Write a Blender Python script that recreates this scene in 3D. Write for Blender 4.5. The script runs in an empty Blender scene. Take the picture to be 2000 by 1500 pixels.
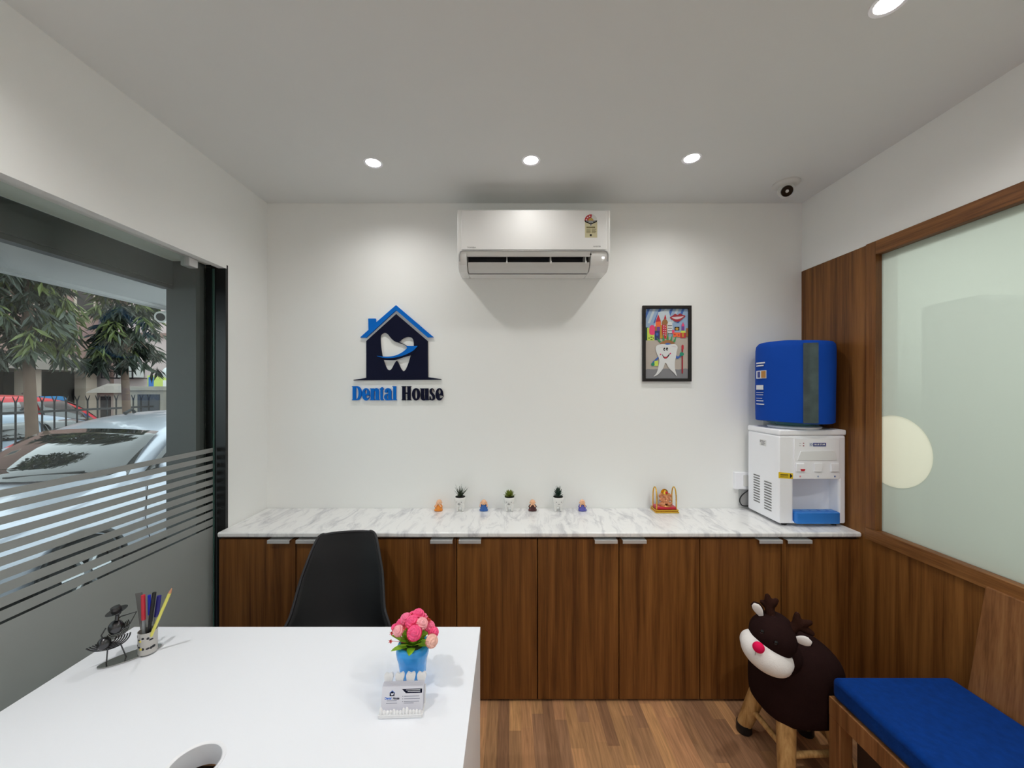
import bpy, bmesh, math, random
from mathutils import Vector, Matrix, Euler

# light settings
POW = [3.0, 1.0, 3.0, 5.0, 7.5, 8.0, 4.5, 4.5]  # seen lamps first, then the added fill lamps
CLIN = 0.64
FILL_PEND = 118  # strength of the added, unseen fill globes
SKY = 1.85
EXPO = 0.40
random.seed(7)
S = bpy.context.scene
COL = S.collection
PI = math.pi
H = 1.625            # eye height of the camera
F = 751.0            # focal length in pixels of the 2000 px wide frame
VX, VY = 995.0, 760.0


def at(px, py, Y):
    """turn a spot seen in the photo at depth Y into a point of the room"""
    return Vector(((px - VX) / F * Y, Y, H - (py - VY) / F * Y))


# ------------------------------------------------------------------ materials
def lin(v):
    v = v / 255.0
    return v / 12.92 if v <= 0.04045 else ((v + 0.055) / 1.055) ** 2.4


def rgb(r, g, b):
    return (lin(r), lin(g), lin(b), 1.0)


def newmat(name):
    m = bpy.data.materials.new(name)
    m.use_nodes = True
    nt = m.node_tree
    nt.nodes.clear()
    out = nt.nodes.new('ShaderNodeOutputMaterial')
    return m, nt, out


def N(nt, t, **kw):
    n = nt.nodes.new(t)
    for k, v in kw.items():
        if k.startswith('i_'):
            n.inputs[k[2:].replace('_', ' ')].default_value = v
        else:
            setattr(n, k, v)
    return n


def L(nt, a, b):
    nt.links.new(a, b)


def plain(name, col, rough=0.5, metal=0.0, spec=0.5, coat=0.0, trans=0.0, emit=None, estr=0.0,
          bump=0.0, bscale=200.0, var=0.0, vscale=20.0, sheen=0.0, ior=1.45):
    m, nt, out = newmat(name)
    p = N(nt, 'ShaderNodeBsdfPrincipled')
    p.inputs['Base Color'].default_value = col
    p.inputs['Roughness'].default_value = rough
    p.inputs['Metallic'].default_value = metal
    p.inputs['Specular IOR Level'].default_value = spec
    p.inputs['Coat Weight'].default_value = coat
    p.inputs['Transmission Weight'].default_value = trans
    p.inputs['Sheen Weight'].default_value = sheen
    p.inputs['IOR'].default_value = ior
    if emit:
        p.inputs['Emission Color'].default_value = emit
        p.inputs['Emission Strength'].default_value = estr
    L(nt, p.outputs[0], out.inputs[0])
    if var > 0 or bump > 0:
        g = N(nt, 'ShaderNodeNewGeometry')
    if var > 0:
        nz = N(nt, 'ShaderNodeTexNoise')
        nz.inputs['Scale'].default_value = vscale
        nz.inputs['Detail'].default_value = 4
        L(nt, g.outputs['Position'], nz.inputs['Vector'])
        mp = N(nt, 'ShaderNodeMapRange')
        mp.inputs['To Min'].default_value = 1 - var
        mp.inputs['To Max'].default_value = 1 + var
        L(nt, nz.outputs['Fac'], mp.inputs['Value'])
        mx = N(nt, 'ShaderNodeVectorMath', operation='SCALE')
        mx.inputs[0].default_value = col[:3]
        L(nt, mp.outputs[0], mx.inputs['Scale'])
        L(nt, mx.outputs[0], p.inputs['Base Color'])
    if bump > 0:
        nb = N(nt, 'ShaderNodeTexNoise')
        nb.inputs['Scale'].default_value = bscale
        nb.inputs['Detail'].default_value = 3
        L(nt, g.outputs['Position'], nb.inputs['Vector'])
        b = N(nt, 'ShaderNodeBump')
        b.inputs['Strength'].default_value = bump
        b.inputs['Distance'].default_value = 0.004
        L(nt, nb.outputs['Fac'], b.inputs['Height'])
        L(nt, b.outputs[0], p.inputs['Normal'])
    return m


def wood(name, dark, mid, light, stretch=(9, 9, 0.35), fine=(90, 90, 2.0), rough=0.42, contrast=1.0, spec=0.35):
    m, nt, out = newmat(name)
    p = N(nt, 'ShaderNodeBsdfPrincipled')
    p.inputs['Roughness'].default_value = rough
    p.inputs['Specular IOR Level'].default_value = spec
    g = N(nt, 'ShaderNodeNewGeometry')
    v1 = N(nt, 'ShaderNodeVectorMath', operation='MULTIPLY')
    v1.inputs[1].default_value = stretch
    L(nt, g.outputs['Position'], v1.inputs[0])
    n1 = N(nt, 'ShaderNodeTexNoise')
    n1.inputs['Scale'].default_value = 2.6
    n1.inputs['Detail'].default_value = 5
    n1.inputs['Roughness'].default_value = 0.62
    n1.inputs['Distortion'].default_value = 0.35
    L(nt, v1.outputs[0], n1.inputs['Vector'])
    v2 = N(nt, 'ShaderNodeVectorMath', operation='MULTIPLY')
    v2.inputs[1].default_value = fine
    L(nt, g.outputs['Position'], v2.inputs[0])
    n2 = N(nt, 'ShaderNodeTexNoise')
    n2.inputs['Scale'].default_value = 2.0
    n2.inputs['Detail'].default_value = 3
    L(nt, v2.outputs[0], n2.inputs['Vector'])
    ad = N(nt, 'ShaderNodeMath', operation='MULTIPLY_ADD')
    ad.inputs[1].default_value = 0.32 * contrast
    L(nt, n2.outputs['Fac'], ad.inputs[0])
    L(nt, n1.outputs['Fac'], ad.inputs[2])
    cr = N(nt, 'ShaderNodeValToRGB')
    e = cr.color_ramp.elements
    e[0].position = 0.48
    e[0].color = dark
    e[1].position = 0.84
    e[1].color = light
    k = cr.color_ramp.elements.new(0.64)
    k.color = mid
    L(nt, ad.outputs[0], cr.inputs['Fac'])
    L(nt, cr.outputs['Color'], p.inputs['Base Color'])
    L(nt, p.outputs[0], out.inputs[0])
    return m


def floor_mat():
    m, nt, out = newmat('floor_planks')
    p = N(nt, 'ShaderNodeBsdfPrincipled')
    p.inputs['Roughness'].default_value = 0.45
    p.inputs['Specular IOR Level'].default_value = 0.3
    g = N(nt, 'ShaderNodeNewGeometry')
    sp = N(nt, 'ShaderNodeSeparateXYZ')
    L(nt, g.outputs['Position'], sp.inputs[0])
    def M(op, a, b=None):
        n_ = N(nt, 'ShaderNodeMath', operation=op)
        for q, val in ((0, a), (1, b)):
            if val is None:
                continue
            if isinstance(val, (int, float)):
                n_.inputs[q].default_value = val
            else:
                L(nt, val, n_.inputs[q])
        return n_.outputs[0]

    def white(w_):
        n_ = N(nt, 'ShaderNodeTexWhiteNoise', noise_dimensions='2D')
        L(nt, w_, n_.inputs['Vector'])
        return n_.outputs['Value']

    def comb(a, b):
        n_ = N(nt, 'ShaderNodeCombineXYZ')
        L(nt, a, n_.inputs[0])
        if b is not None:
            L(nt, b, n_.inputs[1])
        return n_.outputs[0]
    row = M('FLOOR', M('DIVIDE', sp.outputs['X'], 0.056))
    shift = white(comb(row, None))
    ylen = M('ADD', M('DIVIDE', sp.outputs['Y'], 0.46), M('MULTIPLY', shift, 7.0))
    plank = M('FLOOR', ylen)
    tone = white(comb(row, plank))
    b = N(nt, 'ShaderNodeValToRGB')
    b.color_ramp.interpolation = 'LINEAR'
    e = b.color_ramp.elements
    e[0].position, e[0].color = 0.0, rgb(144, 106, 78)
    e[1].position, e[1].color = 1.0, rgb(206, 156, 106)
    for ps, cl in ((0.25, rgb(160, 120, 90)), (0.5, rgb(180, 136, 94)), (0.75, rgb(188, 138, 100))):
        k_ = e.new(ps)
        k_.color = cl
    L(nt, tone, b.inputs['Fac'])
    v = N(nt, 'ShaderNodeVectorMath', operation='MULTIPLY')
    v.inputs[1].default_value = (42, 3.0, 1)
    L(nt, g.outputs['Position'], v.inputs[0])
    n = N(nt, 'ShaderNodeTexNoise')
    n.inputs['Scale'].default_value = 2.0
    n.inputs['Detail'].default_value = 5
    n.inputs['Distortion'].default_value = 0.6
    L(nt, v.outputs[0], n.inputs['Vector'])
    mp = N(nt, 'ShaderNodeMapRange')
    mp.inputs['From Min'].default_value = 0.3
    mp.inputs['From Max'].default_value = 0.7
    mp.inputs['To Min'].default_value = 0.72
    mp.inputs['To Max'].default_value = 1.2
    L(nt, n.outputs['Fac'], mp.inputs['Value'])
    s = N(nt, 'ShaderNodeVectorMath', operation='SCALE')
    L(nt, b.outputs['Color'], s.inputs[0])
    L(nt, mp.outputs[0], s.inputs['Scale'])
    L(nt, s.outputs[0], p.inputs['Base Color'])
    L(nt, p.outputs[0], out.inputs[0])
    return m


def marble_mat():
    m, nt, out = newmat('marble')
    p = N(nt, 'ShaderNodeBsdfPrincipled')
    p.inputs['Roughness'].default_value = 0.22
    g = N(nt, 'ShaderNodeNewGeometry')
    mp = N(nt, 'ShaderNodeMapping')
    mp.inputs['Rotation'].default_value = (0, 0, math.radians(-28))
    mp.inputs['Scale'].default_value = (7, 2.0, 3)
    L(nt, g.outputs['Position'], mp.inputs['Vector'])
    n = N(nt, 'ShaderNodeTexNoise')
    n.inputs['Scale'].default_value = 2.2
    n.inputs['Detail'].default_value = 9
    n.inputs['Roughness'].default_value = 0.68
    n.inputs['Distortion'].default_value = 0.9
    L(nt, mp.outputs[0], n.inputs['Vector'])
    cr = N(nt, 'ShaderNodeValToRGB')
    e = cr.color_ramp.elements
    e[0].position = 0.22
    e[0].color = rgb(160, 162, 170)
    e[1].position = 0.52
    e[1].color = rgb(240, 240, 240)
    k = e.new(0.40)
    k.color = rgb(214, 214, 217)
    L(nt, n.outputs['Fac'], cr.inputs['Fac'])
    L(nt, cr.outputs['Color'], p.inputs['Base Color'])
    L(nt, p.outputs[0], out.inputs[0])
    return m


def clear_glass(name, tint, refl=0.05):
    m, nt, out = newmat(name)
    t = N(nt, 'ShaderNodeBsdfTransparent')
    t.inputs['Color'].default_value = tint
    gl = N(nt, 'ShaderNodeBsdfGlossy')
    gl.inputs['Roughness'].default_value = 0.02
    mx = N(nt, 'ShaderNodeMixShader')
    mx.inputs[0].default_value = refl
    L(nt, t.outputs[0], mx.inputs[1])
    L(nt, gl.outputs[0], mx.inputs[2])
    L(nt, mx.outputs[0], out.inputs[0])
    return m


def frosted(name, tcol, dcol, through, mixd=0.35):
    m, nt, out = newmat(name)
    tl = N(nt, 'ShaderNodeBsdfTranslucent')
    tl.inputs['Color'].default_value = tcol
    df = N(nt, 'ShaderNodeBsdfDiffuse')
    df.inputs['Color'].default_value = dcol
    m1 = N(nt, 'ShaderNodeMixShader')
    m1.inputs[0].default_value = mixd
    L(nt, tl.outputs[0], m1.inputs[1])
    L(nt, df.outputs[0], m1.inputs[2])
    tr = N(nt, 'ShaderNodeBsdfTransparent')
    tr.inputs['Color'].default_value = (0.9, 0.95, 0.92, 1)
    m2 = N(nt, 'ShaderNodeMixShader')
    m2.inputs[0].default_value = through
    L(nt, m1.outputs[0], m2.inputs[1])
    L(nt, tr.outputs[0], m2.inputs[2])
    L(nt, m2.outputs[0], out.inputs[0])
    return m


# ------------------------------------------------------------------ geometry
WPOS = {}


class G:
    def __init__(self):
        self.bm = bmesh.new()

    def add(self, vs, fs, mi=0, M=None):
        if M is not None:
            vs = [M @ Vector(v) for v in vs]
        bv = [self.bm.verts.new(v) for v in vs]
        for f in fs:
            try:
                fc = self.bm.faces.new([bv[i] for i in f])
                fc.material_index = mi
            except ValueError:
                pass
        return self

    def box(self, x0, x1, y0, y1, z0, z1, mi=0, M=None):
        vs = [(x0, y0, z0), (x1, y0, z0), (x1, y1, z0), (x0, y1, z0), (x0, y0, z1), (x1, y0, z1), (x1, y1, z1), (x0, y1, z1)]
        fs = [(0, 3, 2, 1), (4, 5, 6, 7), (0, 1, 5, 4), (1, 2, 6, 5), (2, 3, 7, 6), (3, 0, 4, 7)]
        return self.add(vs, fs, mi, M)

    def loft(self, rings, mi=0, closed=True, cap=True, M=None):
        n = len(rings[0])
        vs = [v for r in rings for v in r]
        fs = []
        for i in range(len(rings) - 1):
            for j in range(n if closed else n - 1):
                a, b = i * n + j, i * n + (j + 1) % n
                fs.append((a, b, b + n, a + n))
        if cap and closed:
            fs.append(tuple(range(n - 1, -1, -1)))
            fs.append(tuple((len(rings) - 1) * n + j for j in range(n)))
        return self.add(vs, fs, mi, M)

    def lathe(self, prof, c=(0, 0, 0), seg=32, mi=0, M=None, a0=0, a1=2 * PI, cap=True):
        c = Vector(c)
        full = abs(a1 - a0 - 2 * PI) < 1e-6
        cnt = seg if full else seg + 1
        rings = []
        for r, z in prof:
            rings.append([c + Vector((r * math.cos(a0 + (a1 - a0) * k / seg), r * math.sin(a0 + (a1 - a0) * k / seg), z)) for k in range(cnt)])
        return self.loft(rings, mi, full, cap and full, M)

    def tube(self, pts, rad, seg=10, mi=0, M=None, closed=False, flat=1.0):
        pts = [Vector(p) for p in pts]
        n = len(pts)
        rr = rad if isinstance(rad, (list, tuple)) else [rad] * n
        rings = []
        up = None
        for i, p in enumerate(pts):
            if closed:
                d = pts[(i + 1) % n] - pts[i - 1]
            else:
                d = pts[min(i + 1, n - 1)] - pts[max(i - 1, 0)]
            d.normalize()
            if up is None:
                up = Vector((0, 0, 1)) if abs(d.z) < 0.9 else Vector((1, 0, 0))
            s = d.cross(up).normalized()
            up = s.cross(d).normalized()
            rings.append([p + s * (rr[i] * math.cos(2 * PI * k / seg)) + up * (rr[i] * flat * math.sin(2 * PI * k / seg)) for k in range(seg)])
        if closed:
            rings.append(rings[0])
            return self.loft(rings, mi, True, False, M)
        return self.loft(rings, mi, True, True, M)

    def cyl(self, a, b, r0, r1=None, seg=20, mi=0, M=None):
        return self.tube([a, b], [r0, r0 if r1 is None else r1], seg, mi, M)

    def ell(self, c, r, R=None, seg=24, rings=14, mi=0, M=None):
        c = Vector(c)
        R = R or Matrix.Identity(3)
        if not isinstance(r, (tuple, list)):
            r = (r, r, r)
        vs = [c + R @ Vector((0, 0, -r[2]))]
        for i in range(1, rings):
            t = -PI / 2 + PI * i / rings
            for k in range(seg):
                a = 2 * PI * k / seg
                vs.append(c + R @ Vector((r[0] * math.cos(t) * math.cos(a), r[1] * math.cos(t) * math.sin(a), r[2] * math.sin(t))))
        vs.append(c + R @ Vector((0, 0, r[2])))
        fs = [(0, 1 + (k + 1) % seg, 1 + k) for k in range(seg)]
        for i in range(rings - 2):
            for k in range(seg):
                a, b = 1 + i * seg + k, 1 + i * seg + (k + 1) % seg
                fs.append((a, b, b + seg, a + seg))
        top = len(vs) - 1
        fs += [(top, 1 + (rings - 2) * seg + k, 1 + (rings - 2) * seg + (k + 1) % seg) for k in range(seg)]
        return self.add(vs, fs, mi, M)

    def grid(self, P, mi=0, M=None):
        nu, nv = len(P), len(P[0])
        vs = [v for row in P for v in row]
        fs = [(i * nv + j, (i + 1) * nv + j, (i + 1) * nv + j + 1, i * nv + j + 1) for i in range(nu - 1) for j in range(nv - 1)]
        return self.add(vs, fs, mi, M)

    def mesh(self, me, M=None, mi=0):
        return self.add([v.co.copy() for v in me.vertices], [tuple(p.vertices) for p in me.polygons], mi, M)

    def prism(self, outlines, th, M=None, mi=0):
        """2-D outlines (outer ones and holes) made solid, th thick"""
        cu = bpy.data.curves.new('outline', 'CURVE')
        cu.dimensions = '2D'
        cu.fill_mode = 'BOTH'
        cu.extrude = th / 2
        for o in outlines:
            sp = cu.splines.new('POLY')
            sp.points.add(len(o) - 1)
            for q, (x, y) in zip(sp.points, o):
                q.co = (x, y, 0, 1)
            sp.use_cyclic_u = True
        return self._curve(cu, th, M, mi)

    def text(self, body, size, M, th=0.0004, mi=0, align='CENTER', sx=1.0, bold=0.0):
        cu = bpy.data.curves.new('lettering', 'FONT')
        cu.body = body
        cu.size = size
        cu.align_x = align
        cu.align_y = 'CENTER'
        cu.extrude = th / 2
        cu.offset = bold
        cu.resolution_u = 3
        return self._curve(cu, th, M @ Matrix.Diagonal((sx, 1, 1, 1)), mi)

    def _curve(self, cu, th, M, mi):
        ob = bpy.data.objects.new('tmp_outline', cu)
        COL.objects.link(ob)
        bpy.context.view_layer.update()
        me = bpy.data.meshes.new_from_object(ob.evaluated_get(bpy.context.evaluated_depsgraph_get()))
        off = Matrix.Translation((0, 0, th / 2))
        self.mesh(me, (M @ off) if M is not None else off, mi)
        bpy.data.objects.remove(ob)
        bpy.data.curves.remove(cu)
        bpy.data.meshes.remove(me)
        return self

    def build(self, name, mats, parent=None, smooth=True, ang=40, bevel=0, bseg=2, sub=0, remesh=0, solid=0, weld=True, sm=0):
        bm = self.bm
        if weld:
            bmesh.ops.remove_doubles(bm, verts=bm.verts, dist=1e-6)
        bmesh.ops.recalc_face_normals(bm, faces=bm.faces) if not solid else None
        me = bpy.data.meshes.new(name)
        if parent is not None:
            org = WPOS[parent.name]
        else:
            xs = [v.co for v in bm.verts]
            lo = Vector([min(v[i] for v in xs) for i in range(3)])
            hi = Vector([max(v[i] for v in xs) for i in range(3)])
            org = Vector(((lo.x + hi.x) / 2, (lo.y + hi.y) / 2, lo.z))
        bmesh.ops.translate(bm, verts=bm.verts, vec=-org)
        bm.to_mesh(me)
        bm.free()
        if not isinstance(mats, (list, tuple)):
            mats = [mats]
        for m in mats:
            me.materials.append(m)
        if smooth:
            me.shade_smooth()
            me.set_sharp_from_angle(angle=math.radians(ang))
        o = bpy.data.objects.new(name, me)
        COL.objects.link(o)
        WPOS[o.name] = org.copy()
        if parent is not None:
            o.parent = parent
        else:
            o.location = org
        if solid:
            md = o.modifiers.new('thickness', 'SOLIDIFY')
            md.thickness = solid
            md.offset = 0
        if remesh:
            md = o.modifiers.new('blend', 'REMESH')
            md.mode = 'VOXEL'
            md.voxel_size = remesh
            md.use_smooth_shade = True
        if sm:
            md = o.modifiers.new('soften', 'SMOOTH')
            md.factor = 0.5
            md.iterations = sm
        if bevel:
            md = o.modifiers.new('edge', 'BEVEL')
            md.width = bevel
            md.segments = bseg
            md.limit_method = 'ANGLE'
            md.angle_limit = math.radians(50)
        if sub:
            md = o.modifiers.new('round', 'SUBSURF')
            md.levels = sub
            md.render_levels = sub
        return o


def tag(o, label, cat, group=None, kind=None):
    if label:
        o['label'] = label
    if cat:
        o['category'] = cat
    if group:
        o['group'] = group
    if kind:
        o['kind'] = kind
    return o


def thing(name, label, cat, loc, group=None):
    o = bpy.data.objects.new(name, None)
    o.empty_display_size = 0.05
    COL.objects.link(o)
    o.location = loc
    WPOS[o.name] = Vector(loc)
    return tag(o, label, cat, group)


def part(o, label):
    o['label'] = label
    return o


def struct(g, name, m, label, cat, **kw):
    kw.setdefault('smooth', False)
    return tag(g.build(name, m, **kw), label, cat, kind='structure')


def copy_part(o, parent, loc=None, rot=None, scale=None):
    c = o.copy()
    COL.objects.link(c)
    c.parent = parent
    if loc is not None:
        c.location = loc
    if rot is not None:
        c.rotation_euler = rot
    if scale is not None:
        c.scale = scale
    WPOS[c.name] = WPOS[parent.name] + c.location
    return c


def on_wall(y0):
    """drawing plane that faces the room on the back wall: x right, y up, depth towards the room"""
    return Matrix(((1, 0, 0, 0), (0, 0, -1, y0), (0, 1, 0, 0), (0, 0, 0, 1)))


def arc(cx, cy, r, a0, a1, n, ry=None):
    ry = r if ry is None else ry
    return [(cx + r * math.cos(math.radians(a0 + (a1 - a0) * k / n)), cy + ry * math.sin(math.radians(a0 + (a1 - a0) * k / n))) for k in range(n + 1)]


def ellipse(cx, cy, rx, ry, n=28):
    return [(cx + rx * math.cos(2 * PI * k / n), cy + ry * math.sin(2 * PI * k / n)) for k in range(n)]


def rect(x0, x1, y0, y1):
    return [(x0, y0), (x1, y0), (x1, y1), (x0, y1)]


def spline(pts, n=6, closed=True):
    """Catmull-Rom through 2-D points"""
    out = []
    k = len(pts)
    rng = range(k if closed else k - 1)
    for i in rng:
        def g(j):
            return pts[j % k] if closed else pts[max(0, min(k - 1, j))]
        p0, p1, p2, p3 = g(i - 1), g(i), g(i + 1), g(i + 2)
        for s in range(n):
            t = s / n
            out.append(tuple(0.5 * ((2 * p1[d]) + (-p0[d] + p2[d]) * t + (2 * p0[d] - 5 * p1[d] + 4 * p2[d] - p3[d]) * t * t + (-p0[d] + 3 * p1[d] - 3 * p2[d] + p3[d]) * t ** 3) for d in range(len(p1))))
    if not closed:
        out.append(pts[-1])
    return out


M_wall = plain('wall_paint', rgb(244, 245, 243), 0.75, spec=0.2, bump=0.04, bscale=160)
M_ceil = plain('ceiling_paint', rgb(227, 229, 228), 0.85, spec=0.1)
M_wood = wood('teak_veneer', rgb(86, 50, 20), rgb(116, 73, 33), rgb(140, 93, 46))
M_wood_h = wood('teak_trim', rgb(84, 48, 21), rgb(118, 76, 39), rgb(146, 100, 56), stretch=(9, 0.5, 9), fine=(90, 3, 90))
M_wood_bench = wood('bench_teak', rgb(104, 66, 36), rgb(134, 90, 54), rgb(158, 112, 70))
M_pine = wood('turned_pine', rgb(150, 112, 66), rgb(182, 142, 90), rgb(204, 166, 112), stretch=(12, 12, 3), fine=(60, 60, 10))
M_floor = floor_mat()
M_marble = marble_mat()
M_desk = plain('desk_laminate', rgb(244, 247, 254), 0.35, spec=0.35)
M_white = plain('white_plastic', rgb(246, 247, 252), 0.35)
M_offw = plain('offwhite_plastic', rgb(216, 216, 213), 0.45)
M_gloss = plain('glossy_white_plastic', rgb(238, 238, 236), 0.22, coat=0.3)
M_grey = plain('grey_plastic', rgb(168, 168, 168), 0.5)
M_black = plain('black_stone', rgb(14, 14, 15), 0.3)
M_blk = plain('black_plastic', rgb(22, 23, 25), 0.5)
M_dark = plain('dark_recess', rgb(44, 42, 46), 0.7)
M_steel = plain('painted_steel', rgb(54, 58, 59), 0.5, var=0.12, vscale=6)
M_steel2 = plain('light_steel', rgb(112, 112, 110), 0.5)
M_alu = plain('brushed_aluminium', rgb(206, 206, 206), 0.35, metal=0.35)
M_chrome = plain('dark_chrome', rgb(170, 168, 165), 0.16, metal=1.0)
M_gold = plain('gold_metal', rgb(226, 178, 70), 0.22, metal=1.0)
M_navy = plain('navy_acrylic', rgb(8, 12, 40), 0.5, spec=0.15)
M_azure = plain('azure_acrylic', rgb(0, 106, 202), 0.5, spec=0.15)
M_glass = clear_glass('clear_glass', (0.90, 0.95, 0.93, 1), 0.04)
M_frost = frosted('frost_film', rgb(188, 188, 184), rgb(182, 181, 179), 0.10, 0.5)
M_frost2 = frosted('frosted_partition_glass', rgb(224, 229, 225), rgb(196, 202, 197), 0.30, 0.25)
M_edge = plain('green_glass_edge', rgb(82, 108, 102), 0.2)

# ------------------------------------------------------------------ the room
XL, XR, YB, YF, ZC = -1.512, 1.825, 2.40, -2.3, 2.785
g = G(); g.box(XL - 0.28, XR + 0.1, YF - 0.1, YB + 0.1, -0.12, 0.0)
struct(g, 'floor', M_floor, 'brown wood plank floor', 'floor')
g = G(); g.box(XL - 0.28, XR + 0.1, YF - 0.1, YB + 0.1, ZC + 0.06, ZC + 0.14)
LIGHTS = [at(729, 318, 1.971), at(1037, 313, 1.949), at(1351, 309, 1.932), at(1737, 6, 1.154),
          Vector((-1.08, 0.62, 0)), Vector((1.36, 0.45, 0)), Vector((-0.7, -1.1, 0)), Vector((0.95, -0.9, 0))]  # downlights out of view, added to brighten the room
for v in LIGHTS:
    v.z = ZC
# ceiling slab with the round holes of the recessed lamps
outl = [rect(XL - 0.28, XR + 0.1, YF - 0.1, YB + 0.1)] + [ellipse(v.x, v.y, 0.041, 0.041, 32) for v in LIGHTS]
g.prism(outl, 0.06, Matrix.Translation((0, 0, ZC)))
struct(g, 'ceiling', M_ceil, 'plain off white painted ceiling', 'ceiling')
g = G(); g.box(XL - 0.28, XR + 0.1, YB, YB + 0.1, 0, ZC)
struct(g, 'wall_rear', M_wall, 'white rear wall behind the marble counter', 'wall')
g = G(); g.box(XL - 0.28, XR + 0.1, YF - 0.1, YF, 0, ZC)
struct(g, 'wall_front', M_wall, 'white wall opposite the counter', 'wall')
ZO = 2.287
XO = -1.742
g = G()
g.box(XO, XL, YF, YB, ZO, ZC)
g.box(XO, XL, 2.062, YB, 0, ZO)
g.box(XO, XL, YF, -0.9, 0, ZO)
struct(g, 'wall_left', M_wall, 'white left wall around the glass shopfront', 'wall')
g = G(); g.box(XL - 0.035, XL + 0.004, -0.9, 2.05, ZO - 0.02, ZO - 0.0005)
struct(g, 'trim_1', M_wall, 'white lip along the top of the shopfront opening', 'trim')
g = G(); g.box(-1.62, XL + 0.003, 2.05, 2.062, 0, ZO); g.box(-1.562, XL + 0.003, 2.044, 2.05, 0, ZO)
struct(g, 'trim_2', M_black, 'black stone jamb lining beside the glass edge', 'trim')
g = G()
g.box(-1.742, -1.622, 1.99, 2.05, -0.15, ZO)
g.box(-1.785, -1.742, 2.0, 2.05, -0.15, 2.30)
struct(g, 'trim_3', M_steel, 'dark grey steel post outside the glass', 'trim')
g = G()
g.box(-1.82, XO, -1.2, 2.0, 2.165, ZO - 0.001); g.box(-1.80, XO - 0.012, -1.2, 2.0, 2.145, 2.165)
struct(g, 'trim_4', M_steel, 'dark grey steel beam above the shopfront', 'trim')

# shopfront glass with its film stripes
XG = -1.572
g = G(); g.box(XG - 0.005, XG + 0.005, -0.85, 2.040, 0.004, ZO - 0.022)
win = struct(g, 'window_1', M_glass, 'clear shopfront pane with graded frosted stripes', 'window')
g = G(); g.box(XG - 0.005, XG + 0.005, 2.040, 2.044, 0.004, ZO - 0.022)
g.build('glass_edge', M_edge, win, smooth=False)
zt = H - (873.6 - VY) / F * 2.05
pitch = 0.0415
for k in range(11):
    gap = 0.0185 - 0.00105 * k
    z1 = zt - k * pitch
    z0 = z1 - pitch + gap if k < 10 else 0.01
    g = G(); g.box(XG + 0.0055, XG + 0.0063, -0.84, 2.030, z0, z1)
    g.build('frosted_stripe' if k < 10 else 'frosted_panel', M_frost, win, smooth=False)
c = at(369, 505, 1.883)
g = G(); g.box(XG - 0.022, XG + 0.022, 1.862, 1.915, ZO - 0.062, ZO - 0.021)
g.build('glass_clamp', M_alu, win, smooth=False, bevel=0.003)

# right wall: white above, teak panelling, frosted glass in a teak frame
g = G()
g.box(XR, XR + 0.1, YF, YB, 2.36, ZC)
g.box(XR, XR + 0.1, YF, -0.6, 0, 2.36)
g.box(XR + 0.012, XR + 0.1, 1.93, YB, 0, 2.36)
g.box(XR + 0.012, XR + 0.1, -0.6, 1.93, 0, 0.86)
struct(g, 'wall_right', M_wall, 'white right wall above the teak panelling', 'wall')
g = G()
g.box(XR - 0.002, XR + 0.012, 1.958, YB, 0, 2.358)
struct(g, 'trim_5', M_wood, 'tall teak veneer panel in the right corner', 'trim')
g = G()
g.box(XR - 0.002, XR + 0.012, -0.6, 1.958, 0, 0.862)
struct(g, 'trim_6', M_wood, 'low teak wainscot below the frosted glass', 'trim')
g = G(); g.box(XR - 0.012, XR + 0.1, 1.905, 1.958, 0.924, 2.36)
struct(g, 'trim_7', M_wood, 'upright teak post at the end of the frosted glass', 'trim', bevel=0.003)
g = G(); g.box(XR - 0.012, XR + 0.1, -0.6, 1.905, 2.292, 2.36)
struct(g, 'trim_8', M_wood_h, 'teak head rail above the frosted glass', 'trim', bevel=0.003)
g = G(); g.box(XR - 0.014, XR + 0.1, -0.6, 1.958, 0.864, 0.924)
struct(g, 'trim_9', M_wood_h, 'teak sill rail below the frosted glass', 'trim', bevel=0.003)
XF = XR + 0.02
MY = Matrix(((0, 0, 1, XF), (1, 0, 0, 0), (0, 1, 0, 0), (0, 0, 0, 1)))
dcy, dcz, dcr = 1.846, 1.326, 0.172
da = math.degrees(math.acos((1.905 - dcy) / dcr))
bite = arc(dcy, dcz, dcr, 360 - da, da, 40)           # the part of the circle left of the post
g = G(); g.prism([[(-0.6, 0.924), (1.905, 0.924)] + bite + [(1.905, 2.292), (-0.6, 2.292)]], 0.006, MY)
wf = struct(g, 'window_2', M_frost2, 'pale green frosted glass partition in a teak frame', 'window')
# room behind the partition
g = G()
g.box(XR + 0.1, 4.6, 2.6, 2.7, 0, ZC); g.box(4.5, 4.6, -1.0, 2.6, 0, ZC); g.box(XR + 0.1, 4.6, -1.1, -1.0, 0, ZC)
struct(g, 'wall_clinic', plain('clinic_paint', rgb(226, 228, 222), 0.8), 'pale walls of the room behind the frosted glass', 'wall')
g = G(); g.box(XR + 0.1, 4.6, -1.1, 2.7, -0.12, 0.0)
struct(g, 'floor_clinic', plain('clinic_floor', rgb(190, 184, 170), 0.5), 'floor of the room behind the frosted glass', 'floor')
g = G(); g.box(XR + 0.1, 4.6, -1.1, 2.7, ZC, ZC + 0.1)
struct(g, 'ceiling_clinic', M_ceil, 'ceiling of the room behind the frosted glass', 'ceiling')
g = G(); g.prism([bite], 0.006, MY)
M_disc = frosted('cream_vinyl', rgb(255, 253, 244), rgb(240, 238, 224), 0.22, 0.12)
tag(g.build('round_decal', M_disc, smooth=False), 'round cream disc showing through the frosted glass', 'decal')
t = thing('tall_cabinet', 'tall grey green shape dimly seen behind the frosted glass', 'cabinet', (2.62, 2.05, 0))
g = G(); g.box(2.34, 2.9, 1.91, 2.20, 0.04, 2.10)
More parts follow.
